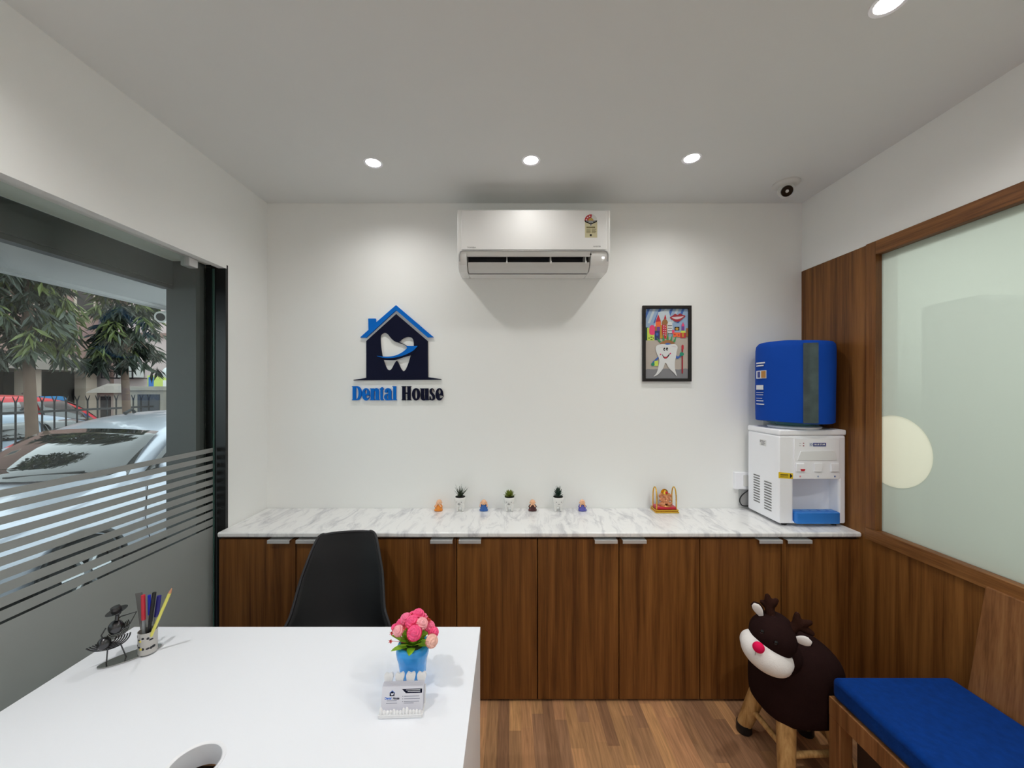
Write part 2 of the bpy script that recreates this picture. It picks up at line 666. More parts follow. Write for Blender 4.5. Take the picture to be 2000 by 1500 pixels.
M_cab2 = plain('grey_green_laminate', rgb(74, 90, 84), 0.5)
g.build('body', M_cab2, t, smooth=False, bevel=0.03)
g = G(); g.box(2.36, 2.88, 1.93, 2.18, 0.0, 0.04); g.build('plinth', M_blk, t, smooth=False)

# ------------------------------------------------------------------ recessed ceiling lamps, seen and added
M_lens = plain('lamp_lens', rgb(255, 250, 240), 0.4, emit=(1, 0.95, 0.86, 1), estr=14)
LAB = ['leftmost of three small recessed ceiling lamps above the counter',
       'middle recessed ceiling lamp above the white air conditioner',
       'recessed ceiling lamp above the framed picture, rightmost of three',
       'largest looking recessed lamp at the top right ceiling edge',
       'added ceiling fill lamp, out of view, over the white desk by the shopfront', 'added ceiling fill lamp, out of view, over the near end of the bench',
       'added ceiling fill lamp, out of view, at the left of the front half', 'added ceiling fill lamp, out of view, at the right of the front half']
for i, v in enumerate(LIGHTS):
    if i in (4, 5, 6, 7):
        pass
    t = thing('recessed_lamp', LAB[i], 'ceiling light', v, 'recessed ceiling lamps')
    g = G(); g.lathe([(0.036, 0.03), (0.036, -0.001), (0.047, -0.003), (0.048, 0.0), (0.041, 0.001)], v, 40, cap=False)
    g.build('lamp_ring', M_white, t)
    g = G(); g.lathe([(0.0, 0.019), (0.0355, 0.019), (0.0355, 0.022), (0.0, 0.022)], v, 32)
    g.build('lamp_lens', M_lens, t)
    ld = bpy.data.lights.new('lamp_glow', 'AREA')
    ld.shape = 'DISK'
    ld.size = 0.068
    ld.spread = math.radians(150)
    ld.energy = POW[i]
    ld.color = (1.0, 0.985, 0.955)
    lo = bpy.data.objects.new('lamp_glow', ld)
    COL.objects.link(lo)
    lo.parent = t
    lo.location = (0, 0, 0.0175)
M_fill_globe = plain('fill_opal', rgb(250, 246, 238), 0.4, emit=(1, 0.96, 0.9, 1), estr=1.0)  # unseen hanging globes, added to lift the light on walls and ceiling
for (x, y, lb) in ((-0.45, -1.0, 'added opal fill globe, out of view in the front half, left'), (0.65, -1.0, 'added opal fill globe, out of view in the front half, right')):
    t = thing('fill_pendant', lb, 'added fill lamp', (x, y, ZC), 'added fill globes in the front half')
    g = G(); g.cyl((x, y, 1.92), (x, y, ZC), 0.004, seg=8); g.build('cord', M_blk, t)
    g = G(); g.lathe([(0, -0.02), (0.05, -0.02), (0.05, 0), (0, 0)], (x, y, ZC), 24); g.build('rose', M_white, t)
    g = G(); g.ell((x, y, 1.8), 0.14, seg=32, rings=20); g.build('globe', M_fill_globe, t)
    ld = bpy.data.lights.new('fill_glow', 'POINT'); ld.energy = FILL_PEND; ld.shadow_soft_size = 0.142; ld.color = (1, 0.995, 0.975)
    lo = bpy.data.objects.new('fill_glow', ld); COL.objects.link(lo); lo.parent = t; lo.location = (0, 0, 1.8 - ZC)
for (x, y, e) in ((3.0, 1.6, 26), (3.2, 0.2, 26)):
    t = thing('clinic_lamp', 'round ceiling lamp in the room behind the frosted glass', 'ceiling light', (x, y, ZC), 'lamps behind the frosted glass')
    g = G(); g.lathe([(0.0, -0.03), (0.14, -0.03), (0.15, 0.0), (0.0, 0.0)], (x, y, ZC), 40)
    g.build('lamp_housing', M_white, t)
    ld = bpy.data.lights.new('clinic_glow', 'AREA'); ld.shape = 'DISK'; ld.size = 0.26; ld.energy = e * CLIN
    ld.color = (0.98, 1.0, 0.965)
    lo = bpy.data.objects.new('clinic_glow', ld); COL.objects.link(lo); lo.parent = t; lo.location = (0, 0, -0.032)

# ------------------------------------------------------------------ counter and cabinets
ZT = 0.884
YC = 1.985
g = G(); g.box(XL + 0.001, XR - 0.004, YC, YB - 0.001, ZT - 0.026, ZT)
o = tag(g.build('marble_worktop', M_marble, smooth=True, bevel=0.008, bseg=3), 'long white marble worktop with grey veins along the rear wall', 'worktop')
YD = 2.0
edges = [at(px, 1200, YD).x for px in (427, 578, 735, 892, 1050, 1209, 1367, 1526, 1684)]
CLAB = ['teak two-door cabinet at the left end, beside the shopfront glass', 'teak two-door cabinet just right of the black chair, above the pink flowers',
        'teak two-door cabinet under the framed picture, right of centre', 'teak two-door cabinet under the water dispenser, behind the reindeer stool']
hx = [((527, 570), (582, 625)), ((842, 885), (897, 940)), ((1160, 1204), (1214, 1260)), ((1478, 1523), (1533, 1580))]
ztop = ZT - 0.028
for i in range(4):
    xa, xb, xc = edges[2 * i], edges[2 * i + 1], edges[2 * i + 2]
    t = thing('base_cabinet', CLAB[i], 'cabinet', ((xa + xc) / 2, 2.2, 0), 'teak cabinets under the worktop')
    g = G(); g.box(xa + 0.001, xc - 0.001, YD + 0.022, YB - 0.002, 0.0, ztop - 0.001)
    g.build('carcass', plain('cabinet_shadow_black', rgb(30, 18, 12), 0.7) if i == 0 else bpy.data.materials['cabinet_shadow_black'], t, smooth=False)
    for j, (x0, x1) in enumerate(((xa, xb), (xb, xc))):
        g = G(); g.box(x0 + 0.0022, x1 - 0.0022, YD, YD + 0.02, 0.012, ztop - 0.012)
        d = g.build('door', M_wood, t, smooth=False, bevel=0.0015)
        a, b = at(hx[i][j][0], 1055, YD).x, at(hx[i][j][1], 1055, YD).x
        g = G()
        g.box(a, b, YD - 0.022, YD + 0.018, ztop - 0.0118, ztop - 0.0088)
        g.box(a, b, YD - 0.024, YD - 0.0205, ztop - 0.026, ztop - 0.0088)
        g.build('handle', M_alu, d, smooth=False, bevel=0.0008)

# ------------------------------------------------------------------ reception desk
dx0, dx1, dy0, dy1, dz = -1.382, -0.107, 0.50, 1.416, 0.75
t = thing('reception_desk', 'white laminate reception desk with a round cable hole', 'desk', ((dx0 + dx1) / 2, (dy0 + dy1) / 2, 0))
gc = (-0.735, 0.897)
g = G(); g.prism([rect(dx0, dx1, dy0, dy1), ellipse(gc[0], gc[1], 0.054, 0.054, 48)], 0.025, Matrix.Translation((0, 0, dz - 0.025)))
g.build('desktop', M_desk, t, smooth=False, bevel=0.0012)
g = G(); g.box(dx1 - 0.025, dx1 - 0.0008, dy0, dy1 - 0.0008, 0, dz - 0.0255)
g.build('side_panel', M_desk, t, smooth=False)
g = G(); g.box(dx0 + 0.0008, dx0 + 0.025, dy0, dy1 - 0.0008, 0, dz - 0.0255)
g.build('side_panel', M_desk, t, smooth=False)
g = G(); g.box(dx0 + 0.0255, dx1 - 0.0255, dy0 + 0.02, dy0 + 0.045, 0.05, dz - 0.0255)
g.build('modesty_panel', M_desk, t, smooth=False)
g = G(); g.lathe([(0.0535, -0.05), (0.0535, 0.0), (0.0605, 0.0012), (0.0605, 0.0002), (0.0545, 0.0002)], (gc[0], gc[1], dz), 48, cap=False)
g.lathe([(0.052, -0.05), (0.052, 0.0), (0.0535, 0.0012)], (gc[0], gc[1], dz), 48, cap=False)
o = g.build('cable_grommet', M_white, t)
g = G(); g.box(gc[0] - 0.16, gc[0] + 0.2, gc[1] - 0.14, gc[1] + 0.2, dz - 0.22, dz - 0.2)
g.build('cable_tray', plain('tray_grey', rgb(96, 92, 90), 0.6), t, smooth=False)

# ------------------------------------------------------------------ air conditioner
yf, yb = 2.18, YB
ax0, ax1 = at(893, 450, yf).x, at(1192, 450, yf).x
az1 = at(1000, 408, yf).z
azf = at(1000, 489, yf).z
azb = at(1000, 533, 2.26).z
t = thing('air_conditioner', 'white wall mounted split air conditioner with open louver', 'air conditioner', ((ax0 + ax1) / 2, yb, azb))


def ac_prof(y_in=0.0):
    P = [(yb - 0.001, az1 - 0.004)]
    P += [(yf + 0.014 + 0.014 * math.cos(a), az1 - 0.014 + 0.014 * math.sin(a)) for a in [PI / 2 + k * PI / 12 for k in range(7)]]
    P += [(yf, azf)]
    return P


# main casing: rounded end cheeks made as a thick profile swept across the width
side = ac_prof() + [(yf + 0.006, azf - 0.035), (yf + 0.026, azf - 0.075), (yf + 0.055, azb + 0.012), (yf + 0.075, azb), (yb - 0.001, azb + 0.004)]
g = G()
for xa, xb in ((ax0, ax0 + 0.052), (ax1 - 0.108, ax1)):
    g.loft([[(xa, y, z) for y, z in side], [(xb, y, z) for y, z in side]])
upper = ac_prof() + [(yf, azf), (yf + 0.012, azf - 0.028), (yf + 0.02, azf - 0.03), (yf + 0.10, azf + 0.0), (yb - 0.001, azf)]
g.loft([[(ax0 + 0.052, y, z) for y, z in upper], [(ax1 - 0.108, y, z) for y, z in upper]])
g.box(ax0 + 0.05, ax1 - 0.106, yf + 0.13, yb - 0.001, azb + 0.004, azf)
g.build('casing', M_gloss, t, ang=30, bevel=0.006, bseg=3)
g = G()
fp = [(ax0 + 0.024, az1 - 0.012), (ax1 - 0.022, az1 - 0.012), (ax1 - 0.022, azf + 0.004), (ax0 + 0.024, azf + 0.004)]
g.prism([fp], 0.005, on_wall(yf + 0.0005))
g.build('front_panel', plain('pearl_panel', rgb(244, 244, 243), 0.40, metal=0.0), t, smooth=False, bevel=0.002)
# grey trim line around the lower edge
g = G()
path = [(ax0 + 0.012, azf - 0.06), (ax0 + 0.012, azf - 0.024), (ax0 + 0.018, azf - 0.008), (ax0 + 0.034, azf - 0.002)]
path += [(ax1 - 0.034, azf - 0.002), (ax1 - 0.018, azf - 0.008), (ax1 - 0.012, azf - 0.024), (ax1 - 0.012, azf - 0.06)]
g.tube([(x, yf + 0.0 + max(0, (azf - z) * 0.2) - 0.002, z) for x, z in path], 0.004, 6)
g.build('trim_line', M_grey, t)
# outlet cavity and louver
lx0, lx1 = ax0 + 0.054, ax1 - 0.110
g = G()
g.box(lx0, lx1, yf + 0.105, yf + 0.128, azb + 0.006, azf - 0.002)
g.box(lx0, lx1, yf + 0.03, yf + 0.105, azf - 0.012, azf - 0.002)
g.build('air_outlet', M_dark, t, smooth=False)
g = G()
sec = [(yf + 0.018, azf - 0.062), (yf + 0.032, azf - 0.084), (yf + 0.055, azb + 0.006), (yf + 0.085, azb - 0.002), (yf + 0.085, azb + 0.002), (yf + 0.057, azb + 0.011), (yf + 0.035, azf - 0.081), (yf + 0.022, azf - 0.060)]
g.loft([[(lx0 + 0.004, y, z) for y, z in sec], [(lx1 - 0.004, y, z) for y, z in sec]])
g.build('louver_flap', M_offw, t, ang=50)
for px in (990, 1076, 1144):
    x = at(px, 505, yf + 0.02).x
    g = G(); g.box(x - 0.002, x + 0.002, yf + 0.020, yf + 0.104, azf - 0.066, azf - 0.012)
    g.box(x - 0.004, x + 0.004, yf + 0.012, yf + 0.024, azf - 0.070, azf - 0.056)
    g.build('louver_bracket', M_offw, t, smooth=False)
g = G(); ic = at(1178, 503, yf + 0.006); g.lathe([(0.0, 0), (0.0075, 0), (0.0075, 0.0016), (0, 0.0016)], seg=24, M=Matrix.Translation((ic.x, yf + 0.0065, ic.z)) @ Matrix.Rotation(PI / 2 - 0.17, 4, 'X'))
o = g.build('indicator_light', plain('indicator', rgb(240, 240, 240), 0.3, emit=(1, 1, 1, 1), estr=1.2), t)
yl = yf - 0.0046
g = G(); p = at(921, 483.5, yl); g.text('TOSHIBA', 0.0115, on_wall(yl) @ Matrix.Translation((p.x, p.z, 0)), sx=1.05, bold=0.0003)
part(g.build('brand_lettering', M_grey, t, smooth=False), 'small grey lettering at the lower left')
g = G(); p = at(1166, 481.5, yl); g.text('INVERTER', 0.0095, on_wall(yl) @ Matrix.Translation((p.x, p.z, 0)), sx=1.0, bold=0.0002)
part(g.build('brand_lettering', M_grey, t, smooth=False), 'small grey lettering at the lower right')
# energy label
M_lab = [plain('label_cream', rgb(214, 206, 170), 0.5), plain('label_red', rgb(190, 30, 40), 0.5), plain('label_black', rgb(26, 24, 24), 0.5),
         plain('label_white', rgb(226, 226, 224), 0.5), plain('label_olive', rgb(120, 112, 70), 0.5), plain('label_gold', rgb(196, 168, 90), 0.5)]
c0 = at(1154, 431, yl)
W = (at(1166.5, 431, yl).x - at(1141.5, 431, yl).x) / 2
K = W / 72.0
ml = on_wall(yl) @ Matrix.Translation((c0.x, c0.z, 0)) @ Matrix.Scale(K, 4)
g = G()
th = 0.25 / K * 0.001


def lay(o, d, mi):
    g.prism(o, th, ml @ Matrix.Translation((0, 0, d * th)), mi)


lay([rect(-66, 72, -190, -10)], 0, 0)
lay([arc(0, 0, 72, 0, 180, 24)], 0, 3)
lay([[(0, 0)] + arc(0, 0, 70, 80, 180, 18)], 1, 1)
lay([arc(0, 0, 30, 0, 180, 16)], 2, 5)
lay([[(-72, 2), (72, 2), (66, -16), (0, -44), (-66, -16)]], 2, 2)
lay([ellipse(0, -48, 12, 12, 16)], 3, 3)
lay([ellipse(0, -48, 7, 9, 12)], 4, 2)
lay([rect(-50, 48, -82, -68)], 1, 4)
for r in range(4):
    lay([rect(-50, -2, -100 - r * 13, -94 - r * 13)], 1, 4)
    lay([rect(8, 60 - (r % 2) * 8, -100 - r * 13, -94 - r * 13)], 1, 4)
lay([rect(-12, 10, -174, -152)], 1, 2)
for a in (168, 137, 106):
    cx, cy = 50 * math.cos(math.radians(a)), 50 * math.sin(math.radians(a))
    st = []
    for k in range(10):
        rr = 13 if k % 2 == 0 else 5.5
        st.append((cx + rr * math.sin(k * PI / 5), cy + rr * math.cos(k * PI / 5)))
    lay([st], 2, 3)
for r in range(2):
    lay([rect(-52 + r * 26, 52 - r * 26, -8 - r * 13, -2 - r * 13)], 3, 3)
part(g.build('energy_label', M_lab, t, smooth=False), 'cream energy label with a red star dial')

# ------------------------------------------------------------------ dome camera on the ceiling
b = Vector((1.558, 2.165, ZC))
t = thing('dome_camera', 'small white dome security camera on the ceiling corner', 'security camera', b)
g = G(); g.lathe([(0.0, 0), (0.066, 0), (0.066, -0.008), (0.058, -0.017), (0.046, -0.022), (0.0, -0.024)], b, 40)
g.build('mount_base', M_offw, t)
ctr = b + Vector((0, 0, -0.043))
g = G(); g.ell(ctr, 0.041, seg=32, rings=20); g.build('camera_ball', M_offw, t)
d = Vector((-0.42, -0.78, -0.46)).normalized()
R = d.to_track_quat('Z', 'Y').to_matrix().to_4x4()
g = G(); g.lathe([(0.0, 0), (0.027, 0), (0.029, -0.004), (0.029, -0.016)], (0, 0, 0), 32, M=Matrix.Translation(ctr + d * 0.040) @ R, cap=False)
g.build('camera_lens', plain('lens_black', rgb(10, 9, 9), 0.12), t)

# ------------------------------------------------------------------ wall sign
yl = YB - 0.0008
mw = on_wall(yl)
YS = YB - 0.012


def Lg(u, v):
    p = at(660 + u * 0.16, 570 + v * 0.16, YS)
    return (p.x, p.z)


def Ls(pts):
    return [Lg(*p) for p in pts]


t = thing('wall_sign', 'navy and blue house shaped sign with a tooth and lettering on the rear wall', 'sign', (Lg(715, 1325)[0], YB, Lg(715, 1325)[1]))
tooth = spline([(518, 580), (524, 525), (565, 499), (606, 516), (645, 562), (690, 602), (735, 614), (780, 578), (830, 553), (872, 550), (908, 568), (924, 612),
                (922, 690), (890, 775), (860, 870), (825, 950), (797, 966), (770, 938), (742, 880), (716, 843), (690, 875), (655, 940), (625, 957), (595, 935), (568, 870), (545, 800), (527, 700)], 5)
g = G()
g.prism([Ls([(345, 600), (710, 270), (1095, 600), (1097, 1042), (1260, 1064), (1260, 1073), (190, 1080), (190, 1075), (345, 1050)]), Ls(tooth)], 0.011, mw)
fold = spline([(724, 610), (770, 622), (835, 655), (852, 690), (838, 668), (800, 640), (755, 628)], 4)
g.prism([Ls(fold)], 0.0108, mw)
g.build('house_plate', M_navy, t, smooth=False)
g = G()
g.prism([Ls([(272, 556), (374, 464), (370, 326), (460, 326), (464, 376), (710, 162), (1166, 552), (1095, 556), (710, 224), (345, 560)])], 0.013, mw)
part(g.build('roof_plate', M_azure, t, smooth=False), 'bright blue roof and chimney')
g = G()
sw = spline([(478, 782), (600, 792), (700, 778), (780, 742), (836, 698), (846, 684)], 5, False) + [(834, 661), (974, 662), (930, 712)] + spline([(930, 712), (860, 752), (760, 790), (650, 808), (560, 806), (480, 786)], 5, False)
g.prism([Ls(sw)], 0.004, mw @ Matrix.Translation((0, 0, 0.0112)))
part(g.build('arrow', M_azure, t, smooth=False), 'bright blue swoosh arrow across the tooth')
g = G()
sw2 = spline([(480, 786), (560, 806), (650, 808), (760, 790), (860, 752), (930, 712), (974, 664)], 5, False) + [(930, 760)] + spline([(900, 772), (800, 800), (700, 832), (600, 834), (520, 824), (480, 800)], 5, False)
g.prism([Ls(sw2)], 0.003, mw @ Matrix.Translation((0, 0, 0.0106)))  # navy band of the logo below the arrow
part(g.build('arrow_band', M_navy, t, smooth=False), 'navy underside of the swoosh arrow')


# heavy condensed slab letters drawn as outlines, in sign units
def glyph(ch, x0, x1, base, cap, xh):
    w = x1 - x0
    st = w * 0.36
    sh = 10
    mid = (base + xh) / 2
    hgt = (base - xh) / 2
    O = []

    def E(cx, cy, rx, ry):
        return ellipse(cx, cy, rx, ry, 26)
    if ch == 'D':
        st = w * 0.33
        O.append([rect(x0 + 8, x0 + 8 + st, cap, base)])
        O.append([rect(x0, x0 + st + 18, cap, cap + sh)]); O.append([rect(x0, x0 + st + 18, base - sh, base)])
        outer = [(x0 + 20, cap), (x0 + w * 0.5, cap)] + arc(x0 + w * 0.5, (cap + base) / 2, w * 0.5, -90, 90, 20, (base - cap) / 2) + [(x0 + 20, base)]
        inner = [(x0 + st + 6, cap + 12)] + arc(x0 + w * 0.44, (cap + base) / 2, w * 0.24, -90, 90, 16, (base - cap) / 2 - 13) + [(x0 + st + 6, base - 12)]
        O.append([outer, inner])
    elif ch == 'H':
        st = w * 0.33
        for a in (x0 + 7, x1 - 7 - st):
            O.append([rect(a, a + st, cap, base)])
            O.append([rect(a - 8, a + st + 8, cap, cap + sh)]); O.append([rect(a - 8, a + st + 8, base - sh, base)])
        O.append([rect(x0 + 20, x1 - 20, (cap + base) / 2 - 9, (cap + base) / 2 + 7)])
    elif ch == 'o':
        O.append([E((x0 + x1) / 2, mid, w / 2, hgt + 3), E((x0 + x1) / 2, mid, w * 0.15, hgt - 16)])
    elif ch == 'e':
        cx = (x0 + x1) / 2
        out = arc(cx, mid, w / 2, 38, -360 + 12 + 0, 30, hgt + 3)
        O.append([E(cx, mid, w / 2, hgt + 3), E(cx + w * 0.02, mid - hgt * 0.42, w * 0.15, hgt * 0.40), [(cx + w * 0.0, mid + hgt * 0.14), (x1 + 2, mid + hgt * 0.14), (x1 + 2, mid + hgt * 0.40), (cx + w * 0.22, mid + hgt * 0.66), (cx + w * 0.05, mid + hgt * 0.62)]])
    elif ch == 'n':
        O.append([rect(x0 + 8, x0 + 8 + st, xh, base)]); O.append([rect(x0, x0 + st, xh, xh + sh)])
        O.append([rect(x0, x0 + st + 14, base - sh, base)])
        O.append([arc(x1 - 8 - st * 0.9, xh + hgt * 0.5, st * 0.9 + 0, -90, 0, 10, hgt * 0.5 + 4) + [(x1 - 8, base), (x1 - 8 - st, base), (x1 - 8 - st, xh + hgt * 0.55), (x0 + 8 + st, xh + hgt * 0.34), (x0 + 8 + st, xh + hgt * 0.16)]])
        O.append([rect(x1 - 12 - st, x1, base - sh, base)])
    elif ch == 't':
        s2 = w * 0.58
        O.append([[(x0 + 8, xh), (x0 + 8 + s2 * 0.6, cap + 12), (x0 + 8 + s2, cap + 12), (x0 + 8 + s2, base - 16), (x1, base - 12), (x1 - 6, base + 1), (x0 + 16, base + 1), (x0 + 8, base - 14)]])
        O.append([rect(x0, x1, xh, xh + 15)])
    elif ch == 'a':
        O.append([rect(x1 - 14 - st, x1 - 10, xh + hgt * 0.5, base)]); O.append([rect(x1 - 14, x1, base - 13, base)])
        O.append([[(x0 + 6, xh + hgt * 0.62)] + arc((x0 + x1) / 2 - 3, xh + hgt * 0.5, w * 0.40, 180, 360, 18, hgt * 0.5 + 3) + [(x1 - 14 - st, xh + hgt * 0.6), (x1 - 16 - st, xh + hgt * 0.36), (x0 + w * 0.42, xh + hgt * 0.30), (x0 + w * 0.42, xh + hgt * 0.62), (x0 + w * 0.34, xh + hgt * 0.74), (x0 + w * 0.2, xh + hgt * 0.74)]])
        O.append([ellipse(x0 + w * 0.36, mid + hgt * 0.46, w * 0.36, hgt * 0.56, 22), ellipse(x0 + w * 0.45, mid + hgt * 0.46, w * 0.10, hgt * 0.36, 16)])
    elif ch == 'l':
        s2 = w * 0.66
        O.append([rect(x0 + w * 0.2, x0 + w * 0.2 + s2, cap, base)]); O.append([rect(x0, x0 + s2, cap, cap + sh)]); O.append([rect(x0, x1, base - sh, base)])
    elif ch == 'u':
        O.append([rect(x1 - 10 - st, x1 - 10, xh, base)]); O.append([rect(x1 - 24 - st, x1 - 12, xh, xh + sh)]); O.append([rect(x1 - 20, x1, base - sh, base)])
        O.append([[(x0 + 8, xh), (x0 + 8 + st, xh), (x0 + 8 + st, base - 22), (x0 + 16 + st, base - 12), (x1 - 10 - st, base - 26), (x1 - 10 - st, base - 8)] + arc(x0 + 8 + st * 0.95, base - hgt * 0.4, st * 0.95, 60, 180, 10, hgt * 0.4 + 3)])
        O.append([rect(x0, x0 + st, xh, xh + sh)])
    elif ch == 's':
        y0, y1 = xh - 3, base + 3
        h = y1 - y0
        mpt = [(0.86, 0.30), (0.78, 0.10), (0.48, 0.0), (0.16, 0.06), (0.02, 0.22), (0.10, 0.42), (0.36, 0.56), (0.56, 0.70), (0.56, 0.86), (0.44, 0.93), (0.28, 0.88), (0.16, 0.66), (0.04, 0.66),
               (0.04, 0.96), (0.20, 0.97), (0.52, 1.0), (0.86, 0.94), (0.99, 0.78), (0.92, 0.58), (0.62, 0.42), (0.42, 0.29), (0.42, 0.13), (0.54, 0.07), (0.70, 0.14), (0.78, 0.31)]
        O.append([[(x0 + w * a, y0 + h * b) for a, b in mpt]])
    return O


spec = [('D', 170, 288), ('e', 293, 386), ('n', 390, 506), ('t', 508, 558), ('a', 562, 662), ('l', 663, 716),
        ('H', 776, 892), ('o', 902, 1002), ('u', 1002, 1112), ('s', 1114, 1186), ('e', 1190, 1284)]
for ch, a, b2 in spec:
    g = G()
    for k, o in enumerate(glyph(ch, a, b2, 1324, 1151, 1178)):
        g.prism([Ls(q) for q in o], 0.0112 - 0.00015 * k, mw)
    g.build('letter', M_azure if a < 740 else M_navy, t, smooth=False)

# ------------------------------------------------------------------ framed picture
yp = YB - 0.016
fx0, fz1 = at(1255.5, 596.5, yp).x, at(1255, 596.5, yp).z
fx1, fz0 = at(1351, 745, yp).x, at(1351, 745, yp).z
t = thing('picture_frame', 'black framed childlike painting of a tooth holding a red brush', 'picture', ((fx0 + fx1) / 2, YB, fz0))
bw = 0.019
g = G(); g.prism([rect(fx0, fx1, fz0, fz1), rect(fx0 + bw, fx1 - bw, fz0 + bw, fz1 - bw)], 0.017, on_wall(YB - 0.0005))
g.build('frame', plain('frame_black', rgb(24, 18, 18), 0.35), t, smooth=False, bevel=0.002)
PC = {k: plain('paint_' + k, rgb(*v), 0.55) for k, v in dict(sky=(150, 176, 206), cloud=(196, 208, 216), ground=(188, 178, 168), path=(134, 134, 138), white=(226, 228, 228), pink=(236, 70, 122),
      lime=(204, 224, 90), orange=(242, 112, 62), red=(196, 44, 62), brown=(158, 110, 66), navy=(52, 62, 110), green=(62, 150, 92), teal=(34, 140, 110), blue=(66, 104, 178), black=(26, 26, 30),
      maroon=(160, 44, 56), gold=(196, 146, 50), dgreen=(36, 88, 72), violet=(120, 70, 150), teeth=(214, 206, 212)).items()}
keys = list(PC)
g = G()
sx = (fx1 - fx0) / 800.0
sz = (fz1 - fz0) / 1235.0


def AP(p):
    return (fx0 + (p[0] - 208) * sx, fz1 - (p[1] - 135) * sz)


layer = [0]


def A(k, pts):
    layer[0] += 1
    g.prism([[AP(p) for p in pts]], 0.0001, on_wall(YB - 0.0052) @ Matrix.Translation((0, 0, 0.00006 * layer[0])), keys.index(k))


A('ground', rect(240, 975, 165, 1345))
A('sky', rect(240, 975, 165, 640))
for i in range(7):
    x = 300 + i * 95
    A('cloud' if i % 2 else 'blue', [(x, 170), (x + 40, 170), (x - 60, 420), (x - 100, 420)])
A('cloud', [(470, 240), (640, 200), (720, 520), (400, 480)])
A('path', spline([(260, 1180), (400, 1172), (600, 1160), (800, 1175), (960, 1168), (960, 1335), (262, 1335)], 3))
A('dgreen', rect(262, 300, 488, 700)); A('lime', rect(290, 405, 495, 700)); A('pink', spline([(330, 480), (375, 450), (415, 485), (415, 598), (330, 598)], 4))
A('black', rect(310, 330, 655, 670)); A('black', rect(342, 375, 640, 652)); A('black', rect(342, 375, 678, 690)); A('black', rect(385, 400, 655, 670))
A('brown', rect(415, 520, 470, 660)); A('orange', rect(428, 515, 390, 485)); A('red', [(425, 400), (470, 275), (515, 390)]); A('violet', rect(450, 500, 480, 550)); A('navy', rect(412, 495, 545, 695)); A('blue', ellipse(450, 600, 22, 26, 12))
A('gold', rect(500, 615, 450, 670)); A('red', spline([(530, 450), (575, 430), (605, 460), (600, 660), (540, 640)], 3)); A('brown', spline([(530, 440), (540, 380), (580, 350), (618, 380), (625, 440)], 4)); A('red', [(562, 350), (585, 275), (605, 350)])
for k in range(5):
    A('teeth', ellipse(560, 465 + 36 * k, 10, 10, 8)); A('white', ellipse(592, 470 + 36 * k, 8, 8, 8))
A('white', spline([(620, 430), (660, 395), (700, 430), (690, 585), (630, 585)], 3))
for k in range(4):
    A('black', rect(625, 695, 455 + 42 * k, 466 + 42 * k))
A('black', rect(738, 815, 480, 540)); A('gold', ellipse(775, 512, 26, 22, 10)); A('sky', rect(735, 820, 540, 570)); A('pink', rect(695, 735, 530, 590))
A('orange', rect(715, 830, 572, 645)); A('red', ellipse(740, 605, 14, 14, 10)); A('red', ellipse(805, 612, 12, 14, 10))
A('violet', rect(850, 898, 440, 540)); A('pink', [(850, 470), (874, 400), (900, 470)]); A('lime', rect(835, 915, 545, 580)); A('red', rect(832, 920, 578, 660)); A('gold', rect(855, 890, 580, 645)); A('brown', rect(925, 965, 500, 640))
A('maroon', spline([(660, 328), (700, 300), (745, 268), (785, 285), (825, 262), (870, 285), (915, 303), (870, 345), (825, 385), (770, 398), (715, 375)], 4))
A('teeth', spline([(690, 325), (760, 316), (830, 312), (885, 308), (840, 340), (770, 358), (720, 345)], 4))
for (bx, tx, ty) in ((505, 432, 650), (560, 545, 580), (620, 630, 560), (670, 705, 590), (725, 770, 620)):
    A('green', [(bx - 22, 730), (tx, ty), (bx + 22, 725)])
A('brown', spline([(495, 770), (540, 715), (620, 695), (690, 708), (735, 760), (620, 775)], 4)); A('blue', ellipse(625, 765, 50, 24, 14))
A('blue', [(470, 960), (485, 985), (395, 1075), (365, 1060)]); A('lime', rect(405, 465, 1035, 1115)); A('teal', ellipse(380, 1090, 30, 28, 12))
A('blue', [(755, 935), (790, 965), (835, 930), (850, 950), (790, 1005), (750, 985)])
A('white', spline([(500, 765), (560, 762), (620, 772), (690, 762), (750, 765), (785, 810), (770, 880), (760, 960), (740, 1060), (745, 1180), (775, 1285), (720, 1225), (640, 1150), (588, 1065), (545, 1160), (470, 1250), (390, 1290), (440, 1230), (470, 1130), (485, 1020), (450, 930), (425, 850), (440, 790)], 4))
A('teeth', spline([(470, 828), (540, 805), (600, 808), (540, 815)], 4)); A('teeth', spline([(680, 800), (740, 795), (770, 815), (730, 808)], 4))
A('black', ellipse(568, 845, 17, 26, 14)); A('black', ellipse(612, 842, 17, 26, 14)); A('white', ellipse(572, 850, 6, 9, 8)); A('white', ellipse(616, 848, 6, 9, 8))
A('black', spline([(530, 925), (560, 950), (600, 955), (650, 918), (645, 950), (610, 990), (580, 1000), (550, 980)], 4)); A('white', spline([(540, 930), (580, 958), (640, 925), (600, 968), (560, 962)], 3)); A('red', spline([(548, 965), (580, 975), (625, 960), (600, 990), (575, 998)], 3))
A('pink', ellipse(505, 930, 12, 12, 10)); A('pink', ellipse(665, 915, 12, 12, 10))
A('maroon', rect(850, 874, 800, 1240)); A('red', spline([(852, 780), (882, 780), (880, 850), (850, 840)], 3)); A('teal', ellipse(852, 925, 36, 32, 14))
g.build('painting', [PC[k] for k in keys], t, smooth=False)
g = G(); g.box(fx0 + bw, fx1 - bw, YB - 0.0045, YB - 0.0015, fz0 + bw, fz1 - bw)
g.build('backing_board', M_offw, t, smooth=False)

# ------------------------------------------------------------------ small things on the worktop
M_ceram = plain('white_ceramic', rgb(232, 231, 228), 0.25, coat=0.3)
M_soil = plain('black_soil', rgb(22, 20, 19), 0.9)
M_face = plain('face_black', rgb(40, 38, 40), 0.4)


